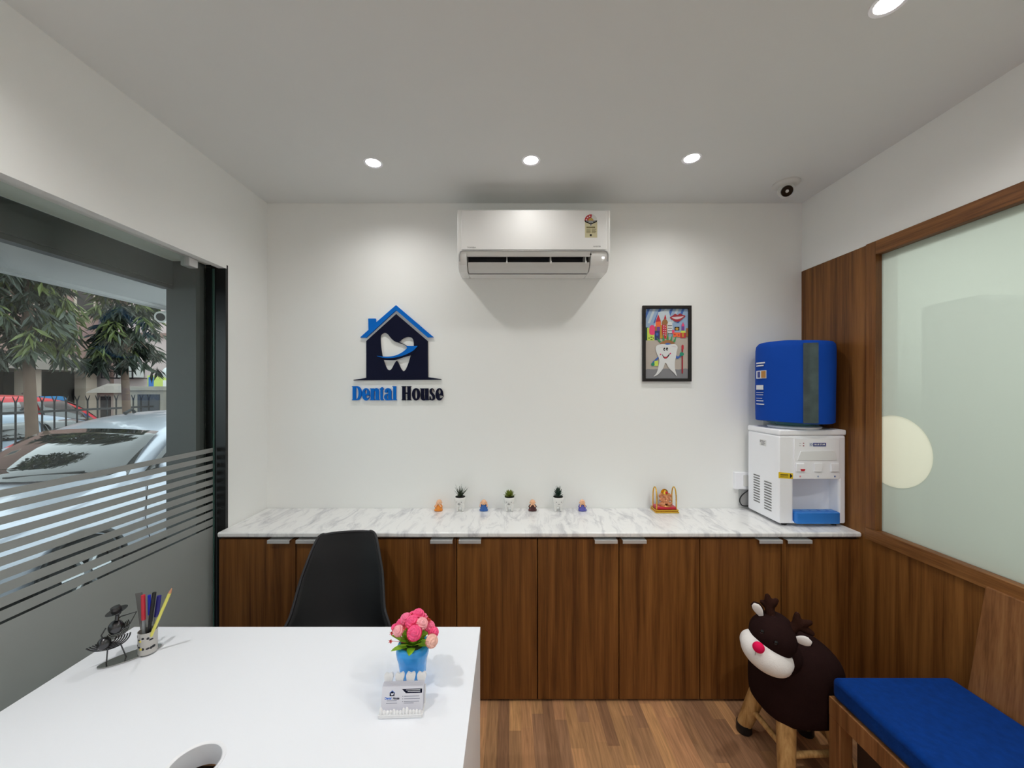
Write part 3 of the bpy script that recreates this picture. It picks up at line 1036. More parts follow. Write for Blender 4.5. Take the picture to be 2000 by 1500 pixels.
def leaf_blade(g, base, d, length, width, thick, curl=0.0, mi=0, seg=6, tip=0.0, up=None):
    d = Vector(d).normalized()
    up = Vector(up) if up else Vector((0, 0, 1))
    if abs(d.dot(up)) > 0.95:
        up = Vector((1, 0.2, 0))
    s = d.cross(up).normalized()
    n = s.cross(d).normalized()
    rings = []
    for i in range(seg + 1):
        t = i / seg
        w = width * (math.sin(PI * min(1, 0.16 + 0.84 * t)) ** 0.7 if tip == 0 else (1 - t) ** tip * (0.75 + 0.25 * min(1, t * 4)))
        w = max(w, width * 0.02)
        th = thick * max(0.1, 1 - t)
        c = Vector(base) + d * (length * t) + n * (curl * t * t)
        rings.append([c + s * w / 2, c + n * th * 0.3, c - s * w / 2, c - n * th * 0.7])
    g.loft(rings, mi)


def tooth_pot(px, name_label, kind, mood):
    base = at(px, 998.5, 2.338)
    base.z = ZT
    x, y, z = base
    t = thing('tooth_planter', name_label, 'plant pot', base, 'tooth shaped planters on the worktop')
    g = G()
    prof = [(0.010, 0.028), (0.022, 0.031), (0.0275, 0.042), (0.0315, 0.056), (0.0345, 0.070), (0.0345, 0.081), (0.031, 0.0865), (0.006, 0.0865)]
    g.lathe(prof, base, 32)
    for sx in (-1, 1):
        for sy in (-1, 1):
            g.tube([(x + sx * 0.0165, y + sy * 0.012, z + 0.044), (x + sx * 0.0168, y + sy * 0.011, z + 0.024), (x + sx * 0.0160, y + sy * 0.010, z + 0.0005)], [0.0115, 0.0088, 0.0060], 14)
    g.build('pot', M_ceram, t, remesh=0.0022, sm=3)
    g = G(); g.lathe([(0.0, 0.0865), (0.029, 0.0865), (0.0295, 0.089), (0.012, 0.0905), (0, 0.091)], base, 28)
    g.build('soil', M_soil, t)
    # the little face looks out to the room
    fd = Vector((-0.12, -1, 0)).normalized() if mood != 2 else Vector((0.05, -1, 0)).normalized()
    fr = Vector((-fd.y, fd.x, 0))
    fc = base + Vector((0, 0, 0.060))

    def fp(u, v, out=0.0332):
        return fc + fd * math.sqrt(max(0, out * out - u * u)) + fr * u + Vector((0, 0, v))
    g = G()
    for s in (-1, 1):
        g.ell(fp(s * 0.0145, 0.002), 0.0021, seg=10, rings=6)
    if mood != 2:
        g.ell(fp(0, -0.004), (0.003, 0.0018, 0.0022), seg=10, rings=6)
    k = [(-0.008, -0.008), (-0.004, -0.0125), (0.0, -0.0137), (0.004, -0.0125), (0.008, -0.008)] if mood != 2 else [(-0.006, -0.010), (0.0, -0.0106), (0.006, -0.010)]
    g.tube([fp(u, v, 0.0318) for u, v in k], 0.0009, 6)
    g.build('face', M_face, t)
    rnd = random.Random(px)
    top = base + Vector((0, 0, 0.088))
    if kind == 'spiky':
        m = plain('aloe_green', rgb(52, 66, 46), 0.5, var=0.3, vscale=60)
        n = 17
        for k in range(n):
            a = k * 2.399
            e = math.radians(82 - 40 * (k / n))
            d = Vector((math.cos(a) * math.cos(e), math.sin(a) * math.cos(e), math.sin(e)))
            if d.y > 0.5:
                d.y = 0.5
            g = G(); leaf_blade(g, top + Vector((d.x, d.y, 0)) * 0.006, d, rnd.uniform(0.055, 0.082), 0.0135, 0.006, -0.004, tip=0.8)
            g.build('leaf', m, t)
    else:
        lite = kind == 'rosette'
        m = plain('rosette_green' if lite else 'dark_succulent_green', rgb(116, 128, 44) if lite else rgb(44, 68, 56), 0.45, var=0.25, vscale=70)
        for ring, (n, e, ln, wd) in enumerate([(9, 8, 0.036, 0.015), (8, 32, 0.034, 0.015), (7, 54, 0.032, 0.014), (4, 76, 0.026, 0.011)] if lite else
                                              [(8, 12, 0.030, 0.013), (7, 34, 0.032, 0.013), (7, 54, 0.036, 0.013), (5, 74, 0.042, 0.012)]):
            for k in range(n):
                a = 2 * PI * (k + 0.5 * (ring % 2)) / n + 0.2
                er = math.radians(e + rnd.uniform(-4, 4))
                d = Vector((math.cos(a) * math.cos(er), math.sin(a) * math.cos(er), math.sin(er)))
                g = G(); leaf_blade(g, top + Vector((math.cos(a), math.sin(a), 0)) * 0.004 + Vector((0, 0, 0.003 + ring * (0.004 if lite else 0.007))), d, ln, wd, 0.007, 0.004 if lite else 0.002, seg=7)
                g.build('leaf', m, t)


tooth_pot(899, 'tooth shaped white planter holding a tall spiky aloe like plant', 'spiky', 0)
tooth_pot(995, 'tooth shaped white planter with a light olive green rosette succulent', 'rosette', 1)
tooth_pot(1090, 'tooth shaped white planter with a dark green rosette succulent', 'dark', 2)

M_skin = plain('painted_skin', rgb(240, 188, 150), 0.35)


def monk(px, label, col, pose):
    base = at(px, 997, 2.345)
    base.z = ZT
    x, y, z = base
    t = thing('monk_figurine', label, 'figurine', base, 'little seated monk figurines on the worktop')
    m = plain('robe_paint', rgb(*col), 0.3, coat=0.3)
    g = G()
    g.lathe([(0.004, 0.0), (0.020, 0.0005), (0.0235, 0.006), (0.0225, 0.016), (0.018, 0.028), (0.014, 0.038), (0.008, 0.042)], base, 28)
    for s in (-1, 1):
        g.ell((x + s * 0.014, y - 0.010, z + 0.008), (0.0125, 0.012, 0.008), seg=16, rings=10)
        g.tube([(x + s * 0.013, y, z + 0.035), (x + s * 0.019, y - 0.008, z + 0.027), (x + s * (0.012 if pose != 'ears' else 0.021), y - 0.015, z + 0.029)], [0.0065, 0.0068, 0.0055], 12)
    g.build('robe', m, t, remesh=0.0014, sm=2)
    g = G()
    hc = Vector((x + (0.003 if pose == 'cheek' else 0), y - 0.003, z + 0.053))
    g.ell(hc, (0.0158, 0.0152, 0.0162))
    g.ell(hc + Vector((0, -0.004, -0.006)), (0.0145, 0.0125, 0.010))
    for s in (-1, 1):
        g.ell(hc + Vector((s * 0.0158, 0.001, -0.004)), (0.003, 0.0026, 0.0052), seg=10, rings=8)
    g.ell(hc + Vector((0, -0.0155, -0.004)), (0.0022, 0.0022, 0.0022), seg=8, rings=6)
    g.cyl(hc + Vector((0, 0.002, -0.02)), hc, 0.009)
    g.build('head', M_skin, t, remesh=0.0012, sm=1)
    g = G()
    for s in (-1, 1):
        hand = {'ears': Vector((s * 0.0175, -0.007, -0.004)), 'mouth': Vector((s * 0.005, -0.0155, -0.0095)), 'eyes': Vector((s * 0.0065, -0.0145, 0.0005)),
                'cheek': Vector((s * 0.0075 - 0.005, -0.0135, -0.012))}[pose]
        sh = Vector((x + s * (0.0145 if pose != 'ears' else 0.0205), y - 0.014, z + 0.029))
        hp = hc + hand
        g.tube([sh, sh.lerp(hp, 0.5) + Vector((s * 0.002, -0.002, 0)), hp], [0.0045, 0.0042, 0.004], 10)
        g.ell(hp, (0.0045, 0.0035, 0.0055), seg=12, rings=8)
        for f in range(4):
            q = hp + Vector((-s * 0.003 + s * 0.002 * f, -0.002, 0.004))
            g.cyl(q, q + Vector((0, 0.001, 0.0045)), 0.0011, 0.0009, 6)
    g.build('hands', M_skin, t)
    g = G()
    for s in (-1, 1):
        if pose != 'eyes':
            g.ell(hc + Vector((s * 0.0055, -0.0150, -0.0005)), (0.0014, 0.001, 0.0009), seg=8, rings=5)
    if pose not in ('mouth',):
        g.tube([hc + Vector((-0.003, -0.0162, -0.0095)), hc + Vector((0, -0.0168, -0.0105)), hc + Vector((0.003, -0.0162, -0.0095))], 0.0006, 5)
    g.build('face', M_face, t)


monk(857, 'seated monk figurine in an orange robe, left of the spiky plant', (232, 140, 40), 'cheek')
monk(945, 'seated monk figurine in a bright blue robe with hands at its ears', (44, 96, 172), 'ears')
monk(1040, 'seated monk figurine in a dark maroon robe with hands at its mouth', (70, 22, 26), 'mouth')
monk(1137, 'seated monk figurine in a purple blue robe with hands at its eyes', (92, 92, 178), 'eyes')

# ------------------------------------------------------------------ deity shrine
X0, X1, Y0, Y1 = 0.872, 1.012, 2.292, 2.382
t = thing('deity_shrine', 'gold trimmed stand with a seated elephant headed deity on red velvet', 'shrine', ((X0 + X1) / 2, (Y0 + Y1) / 2, ZT))
g = G()
g.box(X0, X1, Y0, Y1, ZT, ZT + 0.009); g.box(X0 + 0.004, X1 - 0.004, Y0 + 0.004, Y1 - 0.004, ZT + 0.009, ZT + 0.015); g.box(X0 + 0.001, X1 - 0.001, Y0 + 0.001, Y1 - 0.001, ZT + 0.015, ZT + 0.02)
g.build('base', M_gold, t, smooth=False, bevel=0.0015)
g = G(); g.box(X0 + 0.01, X1 - 0.01, Y0 + 0.01, Y1 - 0.01, ZT + 0.018, ZT + 0.034)
g.build('velvet_cushion', plain('red_velvet', rgb(196, 20, 48), 0.7, sheen=0.4), t, bevel=0.004)
for x in (X0 + 0.012, X1 - 0.012):
    pts = [(x, Y0 + 0.014, ZT + 0.02), (x, Y0 + 0.014, ZT + 0.085)]
    cy, r = (Y0 + Y1) / 2, (Y1 - Y0) / 2 - 0.014
    pts += [(x, cy - r * math.cos(a), ZT + 0.085 + 0.062 * math.sin(a)) for a in [k * PI / 12 for k in range(1, 12)]]
    pts += [(x, Y1 - 0.014, ZT + 0.085), (x, Y1 - 0.014, ZT + 0.02)]
    g = G(); g.tube(pts, 0.0036, 10); g.build('arch', M_gold, t)
ic = Vector(((X0 + X1) / 2 + 0.004, (Y0 + Y1) / 2, ZT + 0.034))
M_idol = plain('painted_resin', rgb(206, 138, 96), 0.4, var=0.45, vscale=170)
g = G(); g.lathe([(0, 0), (0.036, 0), (0.037, 0.004), (0.034, 0.007), (0, 0.007)], ic, 32); g.build('idol_plinth', plain('copper_gold', rgb(214, 150, 92), 0.3, metal=0.7), t)
g = G()


def ie(dx, dy, dzz, r):
    g.ell(ic + Vector((dx, dy, dzz)), r, seg=18, rings=12)


ie(0, 0, 0.030, (0.024, 0.020, 0.024)); ie(0, -0.006, 0.026, (0.019, 0.018, 0.017))
for s in (-1, 1):
    g.tube([ic + Vector((s * 0.012, 0, 0.013)), ic + Vector((s * 0.031, -0.010, 0.013)), ic + Vector((s * 0.008, -0.022, 0.011))], [0.011, 0.011, 0.007], 12)
    g.tube([ic + Vector((s * 0.018, 0, 0.047)), ic + Vector((s * 0.032, -0.004, 0.034)), ic + Vector((s * 0.026, -0.018, 0.036))], [0.008, 0.007, 0.006], 12)
    g.tube([ic + Vector((s * 0.018, 0.003, 0.049)), ic + Vector((s * 0.033, 0.002, 0.053)), ic + Vector((s * 0.034, -0.004, 0.067))], [0.007, 0.006, 0.006], 12)
    g.ell(ic + Vector((s * 0.021, 0.001, 0.064)), (0.012, 0.004, 0.013), seg=16, rings=10)
ie(0, -0.004, 0.062, (0.016, 0.015, 0.016))
g.tube([ic + Vector((0, -0.016, 0.060)), ic + Vector((0, -0.023, 0.050)), ic + Vector((0.002, -0.025, 0.039)), ic + Vector((-0.008, -0.026, 0.032)), ic + Vector((-0.013, -0.024, 0.036))], [0.008, 0.0068, 0.0056, 0.0046, 0.0036], 12)
g.build('idol_body', M_idol, t, remesh=0.0014, sm=1)
g = G(); g.lathe([(0.0165, 0), (0.017, 0.004), (0.013, 0.012), (0.006, 0.019), (0.0025, 0.025), (0, 0.026)], ic + Vector((0, -0.002, 0.070)), 24, cap=False)
g.lathe([(0.0, 0), (0.022, 0.0), (0.022, 0.003), (0, 0.003)], seg=28, M=Matrix.Translation(ic + Vector((0, 0.012, 0.076))) @ Matrix.Rotation(PI / 2, 4, 'X'))
g.build('idol_crown', M_gold, t)
g = G(); g.ell(ic + Vector((0.002, -0.0165, 0.081)), (0.008, 0.004, 0.008), seg=14, rings=8); g.build('crown_jewel', plain('ruby', rgb(190, 30, 40), 0.2), t)

# ------------------------------------------------------------------ water dispenser
x0, x1, y0, y1 = 1.456, 1.816, 2.075, 2.350
zb, zt = ZT + 0.014, 1.406
t = thing('water_dispenser', 'white tabletop water dispenser with a blue drip tray', 'water dispenser', ((x0 + x1) / 2, (y0 + y1) / 2, ZT))
rx0, rx1 = at(1550, 960, y0).x, at(1638.5, 960, y0).x
rz0, rz1 = at(1600, 1019, y0).z, at(1600, 937, y0).z
g = G()
g.prism([rect(x0, x1, zb, zt - 0.032), rect(rx0, rx1, rz0, rz1)], 0.13, on_wall(y0 + 0.13))
g.box(x0, x1, y0 + 0.13, y1, zb, zt - 0.032)
g.build('body', M_white, t, smooth=False, bevel=0.010, bseg=3)
g = G(); g.box(x0 - 0.002, x1 + 0.002, y0 - 0.003, y1, zt - 0.0315, zt)
g.build('lid', M_white, t, bevel=0.008, bseg=3)
# alcove back is curved
g = G()
P = []
for k in range(13):
    a = PI * k / 12
    P.append([(rx0 + (rx1 - rx0) * (0.5 - 0.5 * math.cos(a)), y0 + 0.125 - 0.06 * (1 - math.sin(a)), z) for z in (rz0, rz1)])
g.grid(P)
g.build('alcove_back', M_white, t)
cz0, cz1 = at(1600, 935, y0).z, at(1600, 856, y0).z
g = G(); g.prism([[(rx0, cz0), (rx1, cz0), (rx1, cz1), (rx0, cz1)]], 0.004, on_wall(y0 - 0.0002))
g.build('control_panel', M_white, t, smooth=False, bevel=0.002)
yq = y0 - 0.0044


def D2(u, v):
    p = at(1420 + u * 0.28, 640 + v * 0.28, yq)
    return (p.x, p.z)


mq = on_wall(yq)
g = G(); g.prism([[D2(*q) for q in ((490, 925), (512, 862), (745, 858), (766, 922), (766, 926))]], 0.003, mq)
part(g.build('display_cover', plain('display_grey', rgb(234, 236, 238), 0.4), t, smooth=False, bevel=0.001), 'pale grey cover strip')
for u in (508, 633, 750):
    g = G(); g.prism([[D2(u - 28, 1004), D2(u + 28, 1004), D2(u + 28, 947), D2(u - 28, 947)]], 0.006, mq)
    b = g.build('tap_button', M_white, t, smooth=False, bevel=0.002)
    if u == 508:
        g = G(); g.prism([[D2(506, 984), D2(538, 984), D2(532, 998), D2(512, 998)]], 0.003, mq @ Matrix.Translation((0, 0, 0.0062)))
        part(g.build('child_lock', plain('lock_red', rgb(196, 30, 50), 0.4), b, smooth=False), 'red child lock')
    g = G(); c = D2(u + 2, 1038); g.prism([ellipse(c[0], c[1], 0.004, 0.005, 16)], 0.0004, mq)
    g.build('button_mark', plain('mark_%d' % u, rgb(*((222, 150, 160) if u == 508 else (150, 170, 200) if u == 633 else (96, 120, 176))), 0.5), t, smooth=False)
g = G()
a, b = D2(601, 828), D2(690, 803); g.prism([rect(a[0], b[0], a[1], b[1])], 0.0005, mq, 0)
a, b = D2(575, 828), D2(600, 803); g.prism([rect(a[0], b[0], a[1], b[1])], 0.0005, mq, 1)
c = D2(646, 815.5); g.text('BLUE STAR', 0.0122, mq @ Matrix.Translation((c[0], c[1], 0.0005)), sx=0.98, mi=2, bold=0.0003)
c = D2(587, 815.5); g.prism([ellipse(c[0], c[1], 0.007, 0.005, 20), ellipse(c[0], c[1], 0.005, 0.0035, 20)], 0.0004, mq @ Matrix.Translation((0, 0, 0.0005)), 0)
M_bs = plain('badge_navy', rgb(38, 52, 130), 0.4)
part(g.build('brand_badge', [M_bs, plain('badge_pale', rgb(206, 212, 226), 0.4), plain('badge_white', rgb(240, 240, 240), 0.4)], t, smooth=False), 'navy name badge')
g = G()
for v in (806, 824):
    a = D2(529, v + 3); b = D2(538, v - 3); g.prism([rect(a[0], b[0], a[1], b[1])], 0.0005, mq, 0)
    a = D2(504, v + 1.5); b = D2(517, v - 1.5); g.prism([rect(a[0], b[0], a[1], b[1])], 0.0005, mq, 1)
g.build('status_lights', [plain('led_maroon', rgb(150, 60, 70), 0.4), M_grey], t, smooth=False)
g = G()
M_yel = plain('caution_yellow', rgb(236, 200, 30), 0.5)
ys = y0 - 0.0005
g.prism([[D2(363, 1008), D2(463, 1017), D2(463, 1056), D2(363, 1050)]], 0.0006, on_wall(ys), 0)
g.prism([[D2(442, 1018), D2(460, 1035), D2(442, 1052)]], 0.0005, on_wall(ys - 0.0006), 1)
for v in (1022, 1030, 1038):
    g.prism([[D2(374, v), D2(430, v + 3), D2(430, v + 7), D2(374, v + 4)]], 0.0004, on_wall(ys - 0.0006), 1 if v == 1022 else 2)
part(g.build('caution_label', [M_yel, M_blk, plain('caution_grey', rgb(120, 108, 40), 0.5)], t, smooth=False), 'yellow caution label with a black arrow')
# drip tray
g = G()
tx0, tx1 = rx0 + 0.003, rx1 - 0.003
zt0, zt1 = at(1600, 1022.5, y0 - 0.01).z, at(1600, 1001, y0 - 0.01).z
pts = [(tx0, y0 + 0.05), (tx0, y0 + 0.0)] + [(tx0 + 0.012 - 0.012 * math.cos(a), y0 - 0.006 - 0.012 * math.sin(a)) for a in (0.4, 0.9, 1.4)] + [(tx1 - 0.012 + 0.012 * math.sin(a), y0 - 0.006 - 0.012 * math.cos(a)) for a in (0.1, 0.7, 1.2)] + [(tx1, y0 + 0.0), (tx1, y0 + 0.05)]
g.loft([[(x, y, zt0) for x, y in pts], [(x, y, zt1) for x, y in pts]])
M_trayb = plain('tray_blue', rgb(46, 122, 206), 0.35)
tr = g.build('drip_tray', M_trayb, t, bevel=0.003, ang=50)
g = G()
for k in range(5):
    xx = tx0 + (tx1 - tx0) * (k + 0.5) / 5
    g.box(xx - 0.018, xx + 0.018, y0 + 0.0, y0 + 0.04, zt1 + 0.0002, zt1 + 0.002)
g.build('drip_grille', plain('grille_blue', rgb(60, 132, 212), 0.4), tr, smooth=False)
# side vents, on the left flank
for (ya, yb2, za) in ((2.292, 2.236, 1.118), (2.196, 2.136, 1.100)):
    g = G()
    for k in range(11):
        zz = za - k * 0.0152
        g.box(x0 - 0.0012, x0 + 0.001, yb2, ya, zz - 0.0035, zz + 0.0035)
    g.build('vent_slots', plain('vent_shadow', rgb(120, 120, 120), 0.7) if 'vent_shadow' not in bpy.data.materials else bpy.data.materials['vent_shadow'], t, smooth=False)
g = G()
ms = Matrix(((0, 0, -1, x0 - 0.0004), (-1, 0, 0, 0), (0, 1, 0, 0), (0, 0, 0, 1)))
a = 2.235
g.prism([rect(-a, -a + 0.055, 1.30, 1.335)], 0.0004, ms, 0)
for k in range(4):
    g.prism([rect(-a + 0.012, -a + 0.046 - 0.006 * (k % 2), 1.326 - k * 0.007, 1.329 - k * 0.007)], 0.0003, ms @ Matrix.Translation((0, 0, 0.0004)), 1)
g.prism([rect(-a + 0.002, -a + 0.007, 1.318, 1.330)], 0.0003, ms @ Matrix.Translation((0, 0, 0.0004)), 1)
g.build('rating_label', [plain('label_paper', rgb(222, 222, 222), 0.5), plain('label_ink', rgb(90, 92, 100), 0.5)], t, smooth=False)
for x in (x0 + 0.045, x1 - 0.045):
    for y in (y0 + 0.03, y1 - 0.03):
        g = G(); g.lathe([(0, 0), (0.013, 0), (0.014, 0.0155), (0, 0.0155)], (x, y, ZT), 16); g.build('foot', M_blk, t)

# bottle with its cloth cover
bc = Vector((1.628, 2.202, zt))
t = thing('water_bottle', 'big water bottle in a blue fabric cover on top of the dispenser', 'water bottle', bc)
M_bot = plain('bottle_teal', rgb(60, 110, 116), 0.15, coat=0.4)
g = G(); g.lathe([(0.03, 0.001), (0.125, 0.001), (0.128, 0.010), (0.12, 0.014), (0.03, 0.014)], bc, 48)
part(g.build('neck_ring', M_white, t), 'white seating ring')
g = G(); g.lathe([(0.03, 0.012), (0.10, 0.014), (0.118, 0.022), (0.135, 0.034), (0.165, 0.046), (0.165, 0.36), (0.12, 0.42), (0.03, 0.44)], bc, 56)
g.build('bottle', M_bot, t)
zc0, zc1 = 0.036, at(1550, 668, 2.2).z - zt
M_cover = plain('blue_fabric', rgb(10, 66, 162), 0.8, spec=0.2, bump=0.3, bscale=22)
rnd = random.Random(3)
rings = []
for (r, z) in [(0.176, zc0), (0.184, zc0 + 0.004), (0.1855, zc0 + 0.06), (0.186, zc0 + 0.15), (0.1865, zc0 + 0.25), (0.1865, zc0 + 0.33), (0.186, zc1 - 0.045), (0.183, zc1 - 0.022), (0.172, zc1 - 0.008), (0.10, zc1), (0.01, zc1 + 0.002)]:
    ring = []
    for k in range(72):
        a = 2 * PI * k / 72
        rr = r * (1 + 0.006 * math.sin(3 * a + z * 9) + 0.004 * math.sin(7 * a - z * 14))
        ring.append(bc + Vector((rr * math.cos(a), rr * math.sin(a), z + 0.004 * math.sin(2 * a + 1))))
    rings.append(ring)
g = G(); g.loft(rings); g.build('cover', M_cover, t)


def cyl_patch(g, ang0, ang1, za, zb_, r, mi=0, n=8, th=0.001):
    P, Q = [], []
    for k in range(n + 1):
        a = ang0 + (ang1 - ang0) * k / n
        P.append([bc + Vector((r * math.cos(a), r * math.sin(a), za + (zb_ - za) * j / 10)) for j in range(11)])
    g.grid(P, mi)
    g.grid([[v + Vector((math.cos(ang0 + (ang1 - ang0) * k / n), math.sin(ang0 + (ang1 - ang0) * k / n), 0)) * th for v in col] for k, col in enumerate(P)], mi)


a0 = math.atan2(-0.97, -0.233)
g = G(); cyl_patch(g, a0 - 0.185, a0 + 0.185, zc0 + 0.003, zc1 - 0.026, 0.1885)
part(g.build('clear_strip', plain('dark_clear_film', rgb(52, 66, 68), 0.16, coat=0.6, var=0.5, vscale=18), t), 'dark see-through plastic strip')
a1 = math.atan2(0.02, -1.0)
g = G()
rr = 0.1885
for (u0, u1, v0, v1, mi) in ((-0.34, 0.14, 0.300, 0.345, 0), (-0.34, 0.03, 0.236, 0.262, 0), (-0.34, 0.03, 0.218, 0.221, 0), (-0.34, 0.02, 0.205, 0.208, 0), (-0.34, 0.09, 0.385, 0.393, 0), (-0.34, 0.04, 0.370, 0.377, 0),
                            (-0.34, -0.02, 0.185, 0.188, 0), (-0.34, 0.03, 0.170, 0.174, 0), (-0.34, 0.06, 0.150, 0.156, 0)):
    zz = zc0 - 0.036 + v0 - 0.02
    cyl_patch(g, a1 + u0 + 0.10, a1 + u1 + 0.10, zz, zz + v1 - v0, rr, mi, 6)
cyl_patch(g, a1 + 0.05, a1 + 0.22, 0.283, 0.322, rr + 0.0012, 1, 6)
cyl_patch(g, a1 - 0.14, a1 + 0.0, 0.285, 0.32, rr + 0.0012, 2, 6)
part(g.build('cover_print', [plain('print_white', rgb(222, 224, 228), 0.6), plain('print_amber', rgb(176, 124, 60), 0.6), M_bs], t), 'white and amber print on the cover')

# wall outlet and cord behind it
p0, p1 = at(1436, 956, 2.375), at(1462, 923, 2.375)
t = thing('power_outlet', 'white surface mounted power outlet on the wall left of the dispenser', 'outlet', (p0.x + 0.06, YB, p0.z - 0.1))
g = G(); g.box(p0.x, p0.x + 0.15, YB - 0.026, YB - 0.0005, p0.z, p1.z); g.build('switch_box', M_white, t, smooth=False, bevel=0.003)
g = G(); g.box(p0.x + 0.05, p0.x + 0.10, YB - 0.030, YB - 0.0262, p0.z + 0.02, p1.z - 0.015); g.build('switch', M_offw, t, smooth=False, bevel=0.002)
g = G(); g.box(p0.x + 0.035, p0.x + 0.15, YB - 0.020, YB - 0.0005, p0.z - 0.105, p0.z - 0.001); g.build('socket_box', M_grey, t, smooth=False, bevel=0.003)
g = G()
q = at(1463, 960, 2.33)
pts = spline([(1.515, 2.362, q.z + 0.03), (1.47, 2.364, q.z + 0.0), (1.428, 2.362, q.z - 0.032), (1.413, 2.36, q.z - 0.062), (1.425, 2.36, q.z - 0.09), (1.455, 2.362, q.z - 0.098), (1.52, 2.365, q.z - 0.094)], 5, False)
g.tube(pts, 0.0035, 8)
g.build('cord', M_blk, t)

# ------------------------------------------------------------------ chair behind the desk
CX, CY, CR = -0.740, 1.60, math.radians(11)
t = thing('shell_chair', 'black moulded shell chair behind the white desk', 'chair', (CX, CY, 0))
MC = Matrix.Translation((CX, CY, 0)) @ Matrix.Rotation(CR, 4, 'Z')
prof = [(0.294, 0.924, 0.086, 0.0), (0.293, 0.921, 0.110, 0.002), (0.291, 0.912, 0.126, 0.005), (0.286, 0.895, 0.136, 0.010), (0.280, 0.872, 0.144, 0.018), (0.261, 0.815, 0.160, 0.034), (0.238, 0.74, 0.178, 0.050), (0.208, 0.66, 0.189, 0.066), (0.178, 0.59, 0.199, 0.080),
        (0.140, 0.530, 0.220, 0.09), (0.09, 0.485, 0.230, 0.075), (0.02, 0.457, 0.228, 0.05), (-0.06, 0.447, 0.222, 0.036), (-0.14, 0.448, 0.212, 0.028), (-0.20, 0.452, 0.198, 0.018), (-0.238, 0.446, 0.178, 0.006), (-0.252, 0.430, 0.158, 0.0)]
prof = spline([tuple(p) for p in prof], 3, False)
P = []
NU = 20
for i, (y, z, w, c) in enumerate(prof):
    j = min(i + 1, len(prof) - 1)
    k = max(i - 1, 0)
    dy, dzz = prof[j][0] - prof[k][0], prof[j][1] - prof[k][1]
    l = math.hypot(dy, dzz)
    nrm = (dzz / l, -dy / l)      # towards the sitter
    if nrm[1] < -0.2:
        nrm = (-nrm[0], -nrm[1])
    if nrm[0] > 0:
        nrm = (-nrm[0], -nrm[1]) if nrm[1] < 0.2 else nrm
    row = []
    for u in range(NU + 1):
        s = -1 + 2 * u / NU
        k2 = abs(s) ** 2.4 * c
        drop = -0.004 * abs(s) ** 3 if i < 3 else 0
        row.append((s * w, y + nrm[0] * k2, z + nrm[1] * k2 + drop))
    P.append(row)
g = G(); g.grid(P, M=MC)
M_shell = plain('black_shell', rgb(17, 18, 21), 0.45, spec=0.35)
g.build('shell', M_shell, t, solid=0.006, ang=80)
edge = [P[0][u] for u in range(NU + 1)] + [P[i][NU] for i in range(1, len(P))] + [P[-1][u] for u in range(NU - 1, -1, -1)] + [P[i][0] for i in range(len(P) - 2, 0, -1)]
g = G(); g.tube([MC @ Vector(e) for e in edge], 0.0065, 8, closed=True)
g.build('rim', plain('shell_rim', rgb(38, 38, 42), 0.45), t)
for sx in (-1, 1):
    for sy in (-1, 1):
        g = G(); g.tube([MC @ Vector((sx * 0.11, sy * 0.10 - 0.01, 0.44)), MC @ Vector((sx * 0.20, sy * 0.19 - 0.01, 0.002))], [0.014, 0.010], 14)
        g.build('leg', M_blk, t)
g = G()
for s in (-1, 1):
    g.tube([MC @ Vector((s * 0.125, -0.125, 0.36)), MC @ Vector((-s * 0.125, 0.105, 0.36))], 0.005, 8)
g.build('cross_brace', M_blk, t)

# ------------------------------------------------------------------ pen holder with the wire figure
pc = Vector((-1.200, 1.276, dz))
ax = Vector((0.099, 0.103, 0)).normalized()
ay = Vector((-ax.y, ax.x, 0))
mid = Vector((-1.240, 1.256, dz))
t = thing('pen_holder', 'chrome pen holder with a small wire figure in a hat', 'pen holder', mid)
MB = Matrix(((ax.x, ay.x, 0, mid.x), (ax.y, ay.y, 0, mid.y), (0, 0, 1, mid.z), (0, 0, 0, 1)))
g = G(); g.prism([ellipse(0.002, 0, 0.076, 0.027, 48)], 0.004, MB @ Matrix.Translation((0, 0, 0.0005)))
g.build('base_plate', M_chrome, t, smooth=False, bevel=0.0015)
cup0 = MB.inverted() @ pc
M_cup = plain('cup_steel', rgb(196, 192, 186), 0.3, metal=0.35)
g = G(); g.lathe([(0.0, 0.005), (0.0238, 0.005), (0.025, 0.008), (0.025, 0.074), (0.026, 0.0765), (0.0242, 0.0765), (0.0235, 0.074), (0.0235, 0.009), (0.0, 0.009)], pc, 40)
rnd = random.Random(5)
for k in range(15):
    a = math.radians(-150 + 20 * (k % 8) + rnd.uniform(-6, 6))
    zz = 0.03 + 0.028 * (k // 8) + rnd.uniform(-0.006, 0.008)
    n = Vector((math.cos(a), math.sin(a), 0))
    R = n.to_track_quat('Z', 'Y').to_matrix().to_4x4()
    g.ell((0, 0, 0), (rnd.uniform(0.003, 0.006), rnd.uniform(0.003, 0.005), 0.0006), seg=10, rings=6, mi=2 if k in (3, 11) else 1, M=Matrix.Translation(pc + n * 0.025 + Vector((0, 0, zz))) @ R)
g.build('cup', [M_cup, plain('pattern_black', rgb(40, 40, 46), 0.4), plain('pattern_yellow', rgb(216, 200, 90), 0.4)], t)
M_wire = plain('gunmetal_wire', rgb(84, 84, 86), 0.25, metal=0.9)


def fb(u, v, w):
    """figure frame: u along the base, v across, w up"""
    return MB @ Vector((u, v, w * 1.10))


